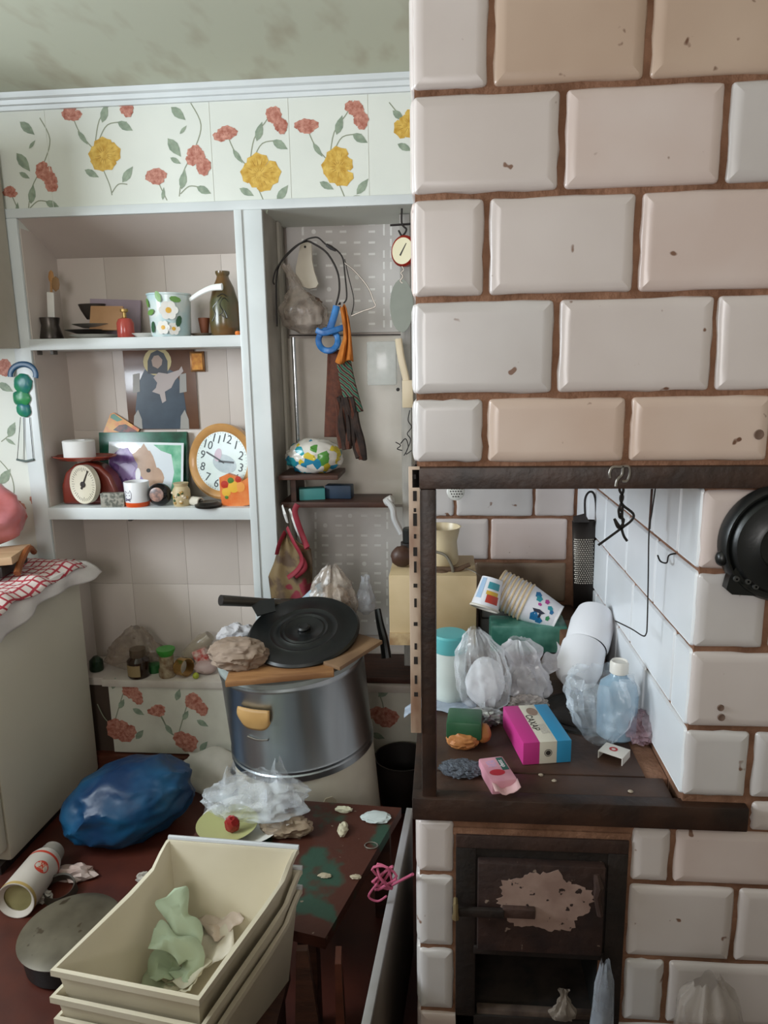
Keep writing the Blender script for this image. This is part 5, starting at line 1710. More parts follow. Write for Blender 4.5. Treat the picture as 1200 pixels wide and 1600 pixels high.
mb.build('brown_bread', mat('bread_crumb', '8c6f56', 'a59078', rough=.9, scale=40), label='brown bread piece inside the clear crumb bag', cat='bread')
MB().grid(10, 8, lambda u, v: PY(438 + 66 * u, 948 - 34 * v * u + 6 * math.sin(u * 5), 2.24 + .03 * v)).build('blue_paper', mat('pale_blue_paper', '9fb0bc', rough=.6), solid=.001, label='pale blue paper sheet behind the black lid', cat='paper')
mb = MB()
p = PY(572, 965, 2.3)
sack(mb, (p.x, 2.30, .70), [(.012, 0), (.034, .02), (.035, .05), (.020, .09), (.013, .12), (.014, .135)], folds=.08, nf=6, seed=31, squash=.8, nth=30)
mb.build('clear_bottle', film('bottle_film', 'c9ccd4', .4, rough=.1), label='small crumpled clear bottle at the right drum edge', cat='bottle')
MB().tube(spline([PY(590, 952, 2.22), PY(594, 975, 2.20), PY(600, 1000, 2.18), PY(604, 1028, 2.16)], 5), [.016 + .0007 * i for i in range(16)], 10, flat=.6).build('black_brush', M_blackpan, label='black brush standing between drum and stove', cat='brush')
q = PY(608, 1050, 2.46)
MB().box((q.x - .14, 2.43, Z_LEDGE + .001), (q.x + .10, 2.66, Z_LEDGE + .022), bev=.004).build('brown_tray', M_darkwood, label='dark brown wooden tray on the ledge beside the stove', cat='tray')
# dark bucket behind, against the wall
MB().lathe([(0, 0), (.075, 0), (.095, .17), (.098, .175), (.093, .175), (.073, .006), (0, .006)], T(-.150, 2.30, 0), seg=32).build('dark_bucket', mat('bucket_dark', '2a2523', '1f1b19', rough=.5), label='dark bucket on the floor between drum and stove', cat='bucket')

# ================================================================== FLOOR, BENCH, BINS
# blue bag
mb = MB()
mb.blob((-1.045, 2.075, .118), (.205, .145, .125), .07, 1.7, 12, 5, zmin=.002, M=RZ(34) @ RY(-5))
mb.build('blue_bag', mat('blue_plastic', '0c2f56', '14557c', rough=.42, scale=6, bump=.5, bscale=16), label='big stuffed dark blue plastic bag on the floor', cat='bag')
# canister with red logo
ea, eb = PZ(24, 1408, .055), PZ(84, 1330, .045)
cn = thing('canister', Vector((lerp(ea, eb, .5).x, lerp(ea, eb, .5).y, 0)), 'white round cardboard canister with a red emblem lying open', 'canister')
Fc = frz(ea, eb - ea, (0, 0, 1))
ln = (eb - ea).length
MB().lathe([(.040, .012), (.052, 0), (.054, 0), (.054, .012), (.050, ln * .72), (.044, ln * .80), (.040, ln * .80), (.046, .012), (.040, .012)], Fc, seg=40).build('body', mat('canister_white', 'cfc5bb', 'c2b7ac', rough=.5), cn)
MB().lathe([(0, ln * .79), (.040, ln * .79), (.034, ln * 1.0), (0, ln * 1.0)], Fc, seg=30).build('cap', film('cap_film', 'b0a69a', .6), cn)
MB().lathe([(0, .02), (.047, .02)], Fc, seg=30).build('inside', mat('canister_inside', 'b3a878', '8d8458', rough=.6), cn)
MB().lathe([(.0546, .002), (.0546, .012), (.050, .013)], Fc, seg=40).build('rim', mat('canister_rim', 'b89a5c', rough=.5), cn)
MB().lathe([(.0508, ln * .66), (.0504, ln * .70)], Fc, seg=40).build('red_band', mat('logo_red', 'c23c26', rough=.5), cn)
lg = MB()


def on_can(s_, t_, dr_=.0006):
    a_ = s_
    r_ = .0538 - .004 * (t_ / (ln * .72)) + dr_
    return Fc @ Vector((r_ * math.cos(a_), r_ * math.sin(a_), t_))


vd = (CAM - lerp(ea, eb, .5)).normalized()
lx = (Fc.to_3x3().inverted() @ vd)
a0_ = math.atan2(lx.y, lx.x)
tcn_ = ln * .42
pts = [on_can(a0_ + .42 * math.cos(i * .2618), tcn_ + .023 * math.sin(i * .2618)) for i in range(24)]
lg.add([on_can(a0_, tcn_, .0012)] + pts, [(0, i + 1, (i + 1) % 24 + 1) for i in range(24)])
lg.build('emblem', MATS['logo_red'], cn)
tx = MB()
o_ = on_can(a0_, tcn_, .0016)
nrm = (o_ - (Fc @ Vector((0, 0, tcn_)))).normalized()
ax_ = (Fc.to_3x3() @ Vector((0, 0, 1))).normalized()
side = ax_.cross(nrm).normalized()
Ft = Matrix(((side.x, ax_.x, nrm.x, o_.x), (side.y, ax_.y, nrm.y, o_.y), (side.z, ax_.z, nrm.z, o_.z), (0, 0, 0, 1)))
text_mb(tx, 'RNK', .014, Ft @ T(0, .006, .0005))
text_mb(tx, 'ZRA', .012, Ft @ T(0, -.008, .0005))
tx.build('lettering', mat('letter_pale', 'd9b8a0', rough=.5), cn, kind='stuff', smooth=False)
# pan with grey lid on the floor
pc2 = PZ(110, 1450, .085)
sp2 = thing('stew_pan', Vector((pc2.x, pc2.y, 0)), 'black stew pan with dirty grey lid on the floor', 'pan')
MB().lathe([(0, 0), (.105, 0), (.115, .01), (.122, .075), (.118, .078), (.108, .012), (0, .01)], T(pc2.x, pc2.y, 0), seg=48).build('body', M_blackpan, sp2)
MB().lathe([(0, .012), (.05, .010), (.10, .004), (.126, -.004), (.130, -.006), (.128, -.010), (.10, -.002), (0, .006)], T(pc2.x, pc2.y, .086) @ RX(2), seg=56).build('lid', mat('dirty_lid', '6e6656', '524a3c', rough=.45, metal=.25, scale=9, speck='453a2a', speck_scale=24, speck_at=.62), sp2)
ring_c = PZ(88, 1392, .04)
MB().lathe([(.040, .0), (.046, -.03), (.050, -.03), (.044, .004), (.040, 0)], frz(ring_c + Vector((-.01, .03, -.01)), (.1, -.2, .95)), seg=32).build('jar_ring', mat('ring_dark', '4a443c', rough=.5), label='dark open ring lying behind the stew pan', cat='ring')
# rubbish scraps on the floor
for i, (px, py, sx_, mm, lb) in enumerate(((118, 1365, .055, mat('pinkish_scrap', 'a68a80', 'c0aca4', rough=.8, scale=30), 'crumbly pinkish scrap under the blue bag'), (62, 1402, .035, mat('pale_scrap', 'b8b0a6', rough=.8), 'pale scrap beside the white canister'), (195, 1192, .06, mat('tan_scrap', 'a8865a', rough=.8), 'torn tan paper by the brown baseboard'), (225, 1372, .022, mat('pale_scrap', 'b8b0a6', rough=.8), 'tiny pale crumb on the floor by the bins'))):
    q = PZ(px, py, .01)
    if i == 2:
        q = PZ(px, py + 12, .01)
    MB().blob(q, (sx_ * .9, sx_ * .5, .014 + sx_ * .1), .4, 4, i, 3, zmin=.002).build('scrap', mm, label=lb, cat='scrap')
qa = PZ(318, 1255, .01)
MB().grid(12, 10, lambda u, v: Vector((qa.x - .10 + .20 * u + .02 * math.sin(v * 9), qa.y + .02 + .10 * v, .03 + .12 * v + .015 * math.sin(u * 7 + v * 4)))).build('torn_paper', mat('torn_paper', 'a59e92', 'b9b2a6', rough=.8), solid=.001, label='torn grey-white paper sheet behind the plastic bag', cat='paper')
# low bench
ZB = .30
bn = thing('low_bench', (-.42, 1.58, 0), 'low wooden bench with worn brown and green paint', 'bench')
M_bench = mat('bench_paint', '4a251a', '2f4a3c', rough=.5, scale=7, lo=.50, hi=.56, detail=5, bump=.2, speck='8a7a6a', speck_scale=40, speck_at=.72)
br, fr2 = PZ(627, 1262, ZB), PZ(508, 1466, ZB)
poly = [(br.x, br.y), (-.66, 1.845), (-.68, 1.43), (fr2.x, fr2.y)]
MB().prism(poly[::-1], .028, T(0, 0, ZB - .028)).build('top', M_bench, bn)
for cx_, cy_ in ((br.x - .05, br.y - .05), (-.61, 1.80), (-.62, 1.47), (fr2.x - .05, fr2.y + .06)):
    MB().box((cx_ - .022, cy_ - .022, 0), (cx_ + .022, cy_ + .022, ZB - .028), bev=.003).build('leg', M_darkwood, bn)
MB().box((-.60, 1.46, ZB - .085), (fr2.x - .04, 1.48, ZB - .028)).build('apron', M_darkwood, bn)
# plastic bag, plates and scraps on the bench
pl_ = PZ(375, 1300, ZB)
MB().lathe([(0, 0), (.07, 0), (.115, .016), (.117, .018), (.07, .006), (0, .005)], T(pl_.x, pl_.y + .03, ZB), seg=40).build('white_plate', ceram, label='white plate under the plastic bag on the bench', cat='plate')
MB().lathe([(0, 0), (.05, 0), (.08, .012), (.082, .014), (.05, .005), (0, .004)], T(pl_.x - .03, pl_.y - .01, ZB + .020), seg=36).build('green_dish', mat('lime_dish', 'b3b27a', rough=.4), label='lime-tinted dish on the white plate', cat='dish')
mb = MB()
p = PZ(400, 1290, ZB)
sack(mb, (p.x, p.y + .02, ZB + .037), [(.10, 0), (.14, .02), (.13, .045), (.09, .07), (.05, .09)], folds=.14, nf=6, seed=41, squash=.60, nth=90, nz=40, lean=(.01, .02), rough=.14)
M_bench_film = film('bag_grey', 'dde2e8', .34, scale=12, var=.2, rough=.12)
pbg = thing('plastic_bag', (p.x, p.y, ZB + .02), 'crumpled clear plastic bag on the bench before the drum', 'bag')
mb.build('pouch', M_bench_film, pbg)
rnd = random.Random(5)
for i, (px_, py_, hh_, ww_, lx_) in enumerate(((330, 1235, .10, .10, -.02), (362, 1195, .13, .11, -.005), (398, 1205, .11, .12, .01), (432, 1188, .135, .085, .0), (455, 1225, .10, .09, .03), (345, 1250, .07, .12, -.03), (420, 1240, .08, .13, .02))):
    yb_ = p.y + rnd.uniform(-.03, .05)
    pt_ = PY(px_, py_, yb_)
    f_ = MB()

    def fold(u, v, pt_=pt_, hh_=hh_, ww_=ww_, lx_=lx_, i=i):
        sx_ = (u - .5) * ww_ * (1 - .85 * v ** 1.5)
        wob = .022 * math.sin(u * 7 + i * 2 + v * 2) + .010 * noise.noise(Vector((u * 6, v * 4, i)))
        return Vector((pt_.x + sx_ - lx_ * (1 - v), pt_.y + wob * (1 - .4 * v), pt_.z - hh_ * (1 - v) + .008 * math.sin(u * 12 + i) * v))
    f_.grid(22, 16, fold)
    f_.build('film_fold', M_bench_film, pbg)
mb = MB()
p2 = PZ(365, 1282, ZB + .05)
mb.blob(p2 + Vector((0, -.015, .0)), (.018, .010, .022), .2, 2, 1, 3)
mb.build('red_wrapper', mat('red_wrapper', 'a82a2a', '84201f', rough=.35), label='red wrapper showing through the bag on the bench', cat='wrapper')
mb = MB()
p2 = PZ(448, 1302, ZB)
mb.blob(p2 + Vector((0, .0, .022)), (.062, .032, .024), .2, 2.4, 6, 4, zmin=ZB + .001)
mb.build('bread_roll', film('beige_film', 'b09a82', .75, scale=14), label='beige wrapped roll lying beside the plastic bag', cat='roll')
for i, (px, py, rx, ry, rz, hx_, lb) in enumerate(((588, 1280, .034, .022, .008, 'c3ccca', 'flattened white scrap at the bench corner'), (537, 1268, .020, .008, .008, 'd2cfb4', 'pale peel strip on the bench'), (536, 1300, .012, .024, .010, 'c9bfa4', 'folded cream paper scrap on the bench'), (556, 1372, .012, .006, .004, 'b3a58c', 'tiny tan crumb at the bench edge'), (507, 1370, .014, .007, .004, 'b3a58c', 'tiny tan peel on worn bench paint'))):
    q = PZ(px, py, ZB)
    MB().blob(q + Vector((0, 0, rz * .8)), (rx, ry, rz), .3, 3, i + 3, 3, zmin=ZB + .0005).build('scrap', mat('scrap_' + hx_, hx_, rough=.6), label=lb, cat='scrap')
q = PZ(580, 1322, ZB)
MB().tube([q + Vector((.017 * math.cos(t * .5236), .013 * math.sin(t * .5236), .002)) for t in range(12)], .0018, 6, closed=True).build('wire_ring', M_steelwire, label='thin wire ring lying on the bench', cat='ring')

# bins
M_bin = mat('cream_plastic_bin', 'cfc5b0', 'c3b8a0', rough=.4, scale=4)


def make_bin(dz, grow, lb):
    z0 = .50 - dz
    A, B = PZ(78, 1516, .50), PZ(311, 1563, .50)
    Cb, D = PZ(467, 1328, .53), PZ(264, 1312, .53)
    cen = (A + B + Cb + D) / 4

    def pt(P, ins, z):
        d = Vector((P.x - cen.x, P.y - cen.y, 0))
        P2 = Vector((P.x, P.y, 0)) - d.normalized() * (ins - grow)
        return Vector((P2.x, P2.y, z))
    # outline with extra points along the long sides
    ol = []
    for P, Q, ts in ((A, B, (0, .03, .97)), (B, Cb, (0, .03, .3, .6, .82, .90, .97)), (Cb, D, (0, .03, .97)), (D, A, (0, .03, .10, .18, .4, .7, .97))):
        for t in ts:
            ol.append((P.lerp(Q, t), P is B, P is D, P is Cb, t))
    n_ = len(ol)

    def rimz(e):
        p_, sb_, sd_, bk, t = e
        if bk:
            return .034
        if sb_:
            return 0 if t < .8 else .034 * min(1, (t - .80) / .15)
        if sd_:
            return .034 * max(0, min(1, (.20 - t) / .15))
        return 0
    mbn = MB()
    rings = []
    for ins, dzz in ((.012, -.012), (0, -.012), (0, 0), (.010, 0), (.014, -.006), (.045, -.165), (.050, -.17)):
        rings.append([pt(e[0], ins, z0 + dzz + (rimz(e) if dzz > -.1 else 0)) for e in ol])
    vs_ = [p_ for r_ in rings for p_ in r_]
    fs_ = []
    for a_ in range(len(rings) - 1):
        for i in range(n_):
            j = (i + 1) % n_
            fs_.append((a_ * n_ + i, a_ * n_ + j, (a_ + 1) * n_ + j, (a_ + 1) * n_ + i))
    fs_.append(tuple(range((len(rings) - 1) * n_, len(rings) * n_)))
    # outer shell
    k0 = len(vs_)
    outer = [[pt(e[0], .012, z0 - .012 + rimz(e)) for e in ol], [pt(e[0], .042, z0 - .172) for e in ol]]
    vs_ += [p_ for r_ in outer for p_ in r_]
    for i in range(n_):
        j = (i + 1) % n_
        fs_.append((k0 + i, k0 + n_ + i, k0 + n_ + j, k0 + j))
    fs_.append(tuple(k0 + n_ + i for i in range(n_)))
    th_ = thing('storage_bin', (cen.x, cen.y, z0 - .172), lb, 'bin', 'nested cream storage bins')
    mbn.add(vs_, fs_)
    mbn.build('tray', M_bin, th_, angle=40)
    # bright strip along the tall end
    s0, s1 = pt(D, .0, z0 + .036), pt(Cb, .0, z0 + .036)
    MB().tube([s0, lerp(s0, s1, .5), s1], .0055, 8).build('edge_strip', mat('alu_strip', 'd6d8de', rough=.3, metal=.4), th_)
    return th_, cen


b1, bcen = make_bin(0, 0, 'cream storage bin full of papers, topmost of its nested stack')
make_bin(.052, .006, 'cream storage bin directly under the topmost bin of the stack')
make_bin(.098, .004, 'cream storage bin at the bottom of the nested stack')
stl = thing('low_stool', (bcen.x, bcen.y, 0), 'low dark wooden stool carrying the nested storage bins', 'stool')
zst = .50 - .098 - .173
MB().box((bcen.x - .16, bcen.y - .16, zst - .025), (bcen.x + .16, bcen.y + .16, zst), bev=.003).build('seat', M_darkwood, stl)
for sx_ in (-1, 1):
    for sy_ in (-1, 1):
        MB().box((bcen.x + sx_ * .13 - .018, bcen.y + sy_ * .13 - .018, 0), (bcen.x + sx_ * .13 + .018, bcen.y + sy_ * .13 + .018, zst - .025)).build('leg', M_darkwood, stl)
# papers in the top bin
zbt = .50 - .168
M_green_f = mat('pale_green_paper', 'b9c6ac', 'a9b89c', rough=.6)


def ribbon(pts, w_, mm, nm, lb, cat, tw=0):
    P = spline(pts, 8)
    vs_, fs_ = [], []
    for i, p_ in enumerate(P):
        d = (P[min(i + 1, len(P) - 1)] - P[max(i - 1, 0)]).normalized()
        sd = d.cross(Vector((.2, -.35, 1))).normalized()
        ww = w_ * (1 + .25 * math.sin(i * .55))
        for j in range(4):
            s_ = (j / 3 - .5)
            vs_.append(p_ + sd * ww * s_ + Vector((0, 0, .006 * math.sin(j * 2 + i * .6))))
        if i:
            for j in range(3):
                a_ = (i - 1) * 4 + j
                fs_.append((a_, a_ + 1, a_ + 5, a_ + 4))
    m_ = MB()
    m_.add(vs_, fs_)
    return m_.build(nm, mm, solid=.0012, label=lb, cat=cat)


ribbon([PZ(266, 1395, .47), PZ(278, 1430, .44), PZ(290, 1470, .40), PZ(262, 1500, .375), PZ(250, 1530, .37)], .055, M_green_f, 'plastic_strip', 'pale green plastic strip curling out of the top bin', 'strip')
ribbon([PZ(238, 1462, .43), PZ(268, 1470, .42), PZ(300, 1500, .38), PZ(280, 1535, .36)], .045, M_green_f, 'plastic_strip', 'second pale green strip lying across the bin papers', 'strip')
rnd = random.Random(12)
for i, (px, py, z_, sx_, sy_, rz_, lb) in enumerate(((330, 1470, .365, .09, .12, 20, 'folded pale paper by the right wall of the top bin'), (300, 1500, .352, .10, .13, -25, 'crumpled cream paper in the middle of the top bin'), (345, 1440, .375, .07, .08, 45, 'small pinkish paper against the tall bin end'), (265, 1520, .345, .10, .08, 10, 'pale green paper at the front of the top bin'), (290, 1530, .350, .06, .07, -10, 'torn cream paper scrap in the bin corner'))):
    q = PZ(px, py, z_)
    hx_ = ('c9bfae', 'cdc6b2', 'c4b2a4', 'b6bfa4', 'd0c8b0')[i]
    MB().grid(12, 12, lambda u, v: q + RZ(rz_).to_3x3() @ Vector(((u - .5) * sx_, (v - .5) * sy_, .012 * noise.noise(Vector((u * 4 + i * 3, v * 4, i))) + .015 * (u > .5) * (u - .5) * 2))).build('paper', mat('paper_' + hx_, hx_, rough=.75), solid=.001, label=lb, cat='paper')
# leaning brown boards between bins and bench
MB().prism([(0, 0), (.085, 0), (.040, .40), (.018, .40)], .018, frame(PY(452, 1610, 1.16) + Vector((0, 0, -.24)), (1, .12, 0), (0, -1, .1))).build('brown_board', M_darkwood, label='tapered dark brown board standing between bins and bench', cat='board')
MB().prism([(0, 0), (.028, 0), (.016, .40), (.004, .40)], .05, frame(PY(524, 1610, 1.18) + Vector((0, 0, -.24)), (1, .12, 0), (0, -1, .1))).build('brown_batten', M_browntrim, label='narrow brown batten beside the tapered board', cat='batten')
# plank leaning beside the stove
ZP_ = .42
A1, A0 = PZ(640, 1262, ZP_), PZ(571, 1602, ZP_)
pk = thing('fibreboard_sheet', (A0.x, A0.y, 0), 'grey fibreboard sheet with pale top edge standing beside the stove', 'board')
FPk = frame((A0.x, A0.y, 0), (A1.x - A0.x, A1.y - A0.y, 0), (0, 0, 1))
lnp = Vector((A1.x - A0.x, A1.y - A0.y)).length
MB().box((-.10, -.007, 0), (lnp, .007, ZP_ - .012), FPk, bev=.001).build('sheet', mat('grey_plank', '6e6258', '5a4f46', rough=.6, scale=5), pk)
MB().box((-.10, -.008, ZP_ - .012), (lnp, .008, ZP_), FPk, bev=.002).build('pale_edge', mat('pale_edge', '9a979a', '86827f', rough=.5), pk)
# pink string knot
M_pink = mat('pink_string', 'c0607c', 'a84a68', rough=.7)
ks_ = thing('pink_string', PY(605, 1375, 1.33), 'knotted pink string hanging at the fibreboard sheet', 'string')
rnd = random.Random(2)
pth = [PY(600 + 16 * math.cos(i * 2.3) + rnd.uniform(-4, 4), 1370 + 18 * math.sin(i * 1.7) + rnd.uniform(-4, 4), 1.30 + rnd.uniform(-.012, .012)) for i in range(16)]
MB().tube(spline(pth, 4), .0028, 6).build('knot', M_pink, ks_)
MB().tube(spline([PY(610, 1385, 1.31), PY(622, 1378, 1.25), PY(645, 1366, 1.13)], 5), .0028, 6).build('tail', M_pink, ks_)
MB().tube(spline([PY(590, 1380, 1.30), PY(576, 1400, 1.30), PY(590, 1408, 1.30), PY(604, 1400, 1.30)], 5), .0024, 6).build('tail', M_pink, ks_)

# ================================================================== ALCOVE: things on the cooktop
ZK = Z_CT


def on_top(px, py, z=ZK):
    return PZ(px, py, z)


# cream box with cup, pliers and jars at the back left
cbx = thing('cream_box', (-.03, 1.95, ZK), 'scuffed cream cardboard box at the back of cooktop', 'box')
M_cream = mat('cream_card', 'c9b28c', 'b59c74', rough=.6, scale=6)
zc1 = PY(690, 897, 1.86).z
MB().box((-.150, 1.845, ZK + .001), (.085, 2.06, zc1), bev=.004).build('carton', M_cream, cbx)
MB().box((-.150, 1.838, ZK + .001), (.02, 1.845, ZK + .035), bev=.001).build('stained_flap', mat('stained_card', '8a6a48', 'b59c74', rough=.7, scale=30), cbx)
cu = PY(690, 888, 1.93)
k = mpp(cu)
MB().lathe([(0, 0), (24 * k, 0), (27 * k, 6 * k), (24 * k, 36 * k), (29 * k, 58 * k), (31 * k, 60 * k), (29 * k, 60 * k), (22 * k, 36 * k), (24 * k, 6 * k), (0, 4 * k)], T(PY(690, 888, 1.96).x, 1.965, zc1 + .001), seg=36).build('cream_cup', mat('cream_ceramic', 'd3c2a2', 'c7b592', rough=.35), label='cream ceramic cup on the scuffed cream box', cat='cup')
plr = thing('pliers', PY(695, 905, 1.87), 'old brown pliers lying on the cream box', 'pliers')
MB().tube([PY(672, 897, 1.885), PY(690, 896, 1.88), PY(712, 906, 1.88)], [.011, .012, .011], 10).build('grip', mat('rusty_tool', '6a5240', '4c382a', rough=.6, metal=.3), plr)
MB().tube([PY(680, 890, 1.89), PY(715, 890, 1.89), PY(734, 882, 1.90)], [.009, .008, .006], 10).build('grip', MATS['rusty_tool'], plr)
MB().lathe([(0, -.006), (.012, -.006), (.012, .006), (0, .006)], T(PY(722, 905, 1.875)) @ RX(80), seg=14).build('joint', MATS['rusty_tool'], plr)
MB().tube(spline([PY(680, 862, 1.90), PY(696, 868, 1.89), PY(706, 885, 1.88), PY(708, 897, 1.88)], 6), .0042, 8).build('cable', mat('grey_cable', '6a6254', rough=.5), label='grey cable end arching over the pliers', cat='cable')
MB().tube(spline([PY(700, 888, 1.90), PY(730, 889, 1.89), PY(748, 898, 1.87), PY(755, 908, 1.85)], 6), .0018, 6).build('thin_wire', M_steelwire, label='thin bright wire reaching from pliers to paper cups', cat='wire')
q = PY(628, 905, 1.93)
MB().blob((q.x, 1.93, zc1 + .030), (.030, .028, .031), .08, 2, 3, 3, zmin=zc1 + .001, ridged=False).build('brown_ball', mat('brown_ball', '4a2e20', '36221a', rough=.5), label='brown round onion-like ball on the cream box', cat='ball')
MB().lathe([(0, 0), (.020, 0), (.021, .035), (.017, .040), (0, .040)], T(q.x + .02, 1.99, zc1 + .058), seg=20).build('black_pot', M_blackpan, label='small black pot behind the brown ball', cat='pot')
MB().lathe([(0, 0), (.026, 0), (.026, .055), (0, .056)], T(q.x + .02, 1.99, zc1 + .001), seg=20).build('dark_tin', M_castiron, label='dark tin carrying the small black pot', cat='tin')
# teal-lidded jar
jb = on_top(703, 1090)
tj = thing('cream_jar', jb, 'tall white jar with turquoise lid on the cooktop', 'jar')
k = mpp(jb)
MB().lathe([(0, 0), (24 * k, 0), (27 * k, 4 * k), (28 * k, 12 * k), (26 * k, 20 * k), (26.5 * k, 30 * k), (26 * k, 78 * k), (25 * k, 84 * k), (0, 84 * k)], T(jb), seg=40).build('body', mat('jar_white', 'cfd6d2', 'c0cac6', rough=.3), tj)
MB().lathe([(26.5 * k, 80 * k), (27.5 * k, 82 * k), (27.5 * k, 104 * k), (25 * k, 107 * k), (0, 108 * k)], T(jb), seg=40).build('lid', mat('turquoise_lid', '5fb0b4', '6fbcbc', rough=.35), tj)
# clear bag with white contents
bb = on_top(757, 1112)
mb = MB()
sack(mb, bb + Vector((0, .01, .001)), [(.028, 0), (.052, .025), (.058, .06), (.054, .095), (.048, .13), (.028, .165), (.012, .185)], folds=.14, nf=9, seed=51, squash=.75, nth=80, nz=40, lean=(-.022, .01), rough=.05)
mb.build('knotted_bag', M_bag, label='clear bag with white contents beside the turquoise-lid jar', cat='bag')
mb = MB()
mb.blob(bb + Vector((.002, .020, .060)), (.040, .026, .054), .10, 1.6, 5, 4, zmin=ZK + .003)
mb.build('white_powder_pack', mat('powder_pack', 'dadade', rough=.6), label='white pack inside the clear knotted bag', cat='pack')
bb2 = on_top(826, 1098)
mb = MB()
sack(mb, bb2 + Vector((0, .02, .001)), [(.030, 0), (.050, .02), (.046, .05), (.030, .08), (.040, .115), (.020, .135)], folds=.20, nf=8, seed=61, squash=.7, nth=70, nz=30, lean=(-.02, .02), rough=.12)
mb.build('crumpled_bag', film('milky_film', 'e2dfe4', .48, scale=14, rough=.15), label='milky crumpled plastic bag behind the pink striped box', cat='bag')
ribbon([PZ(818, 1050, .83), PZ(845, 1045, .835), PZ(872, 1030, .85), PZ(885, 1015, .865)], .045, film('milky_film', 'e2dfe4', .48, scale=14, rough=.15), 'plastic_flap', 'milky plastic flap reaching up to the white roll', 'film')
mb = MB()
p = on_top(822, 1098)
mb.blob(p + Vector((.0, -.035, .014)), (.034, .020, .016), .35, 3, 17, 4, zmin=ZK + .001)
mb.build('clear_wrap', film('clear_wrap', 'cfc4be', .45), label='clump of clear wrap behind the pink striped box', cat='wrap')
mb = MB()
p = on_top(755, 1128)
mb.blob(p + Vector((.002, .0, .012)), (.035, .022, .013), .4, 4, 27, 4, zmin=ZK + .001)
mb.build('crushed_foil', mat('foil', 'b8b8b8', '7a7a78', rough=.3, metal=.6, scale=40), label='crushed foil below the clear knotted bag', cat='foil')
MB().grid(16, 8, lambda u, v: Vector((-.09 + .16 * u, 1.46 + .05 * v + .01 * math.sin(u * 8), ZK + .004 + .010 * abs(noise.noise(Vector((u * 5, v * 4, 2)))) - .02 * max(0, .25 - u) * 4))).build('plastic_sheet', film('bluish_film', 'b9c4d4', .6), solid=.001, label='bluish plastic sheet poking out past the corner post', cat='film')
# green plastic container and grey tin
gc = on_top(826, 1026)
gcn = thing('green_container', gc, 'dark green translucent plastic container behind the bags', 'container')
k = mpp(gc)
MB().box((-59 * k, 0, .010), (59 * k, .10, .010 + 44 * k), T(gc), bev=.008).build('tub', mat('green_tub', '35685a', '5f9484', rough=.25, scale=12, lo=.4, hi=.6), gcn)
MB().box((-54 * k, .008, 0), (54 * k, .094, .010), T(gc), bev=.003).build('foot', mat('dark_foot', '20241f', rough=.5), gcn)
gt = PY(782, 984, 1.86)
MB().box((-.05, -.02, 0), (.05, .10, .032), T(gt.x, 1.875, ZK + .075) @ RZ(-4), bev=.006).build('grey_tin', mat('grey_tin', '6f6d6a', '5a5856', rough=.35, metal=.6), label='flat grey tin behind the green container', cat='tin')
MB().box((-.055, -.02, 0), (.055, .10, .072), T(gt.x, 1.875, ZK + .001), bev=.004).build('dark_carton', mat('dark_carton', '2a2420', rough=.7), label='dark carton under the flat grey tin', cat='carton')
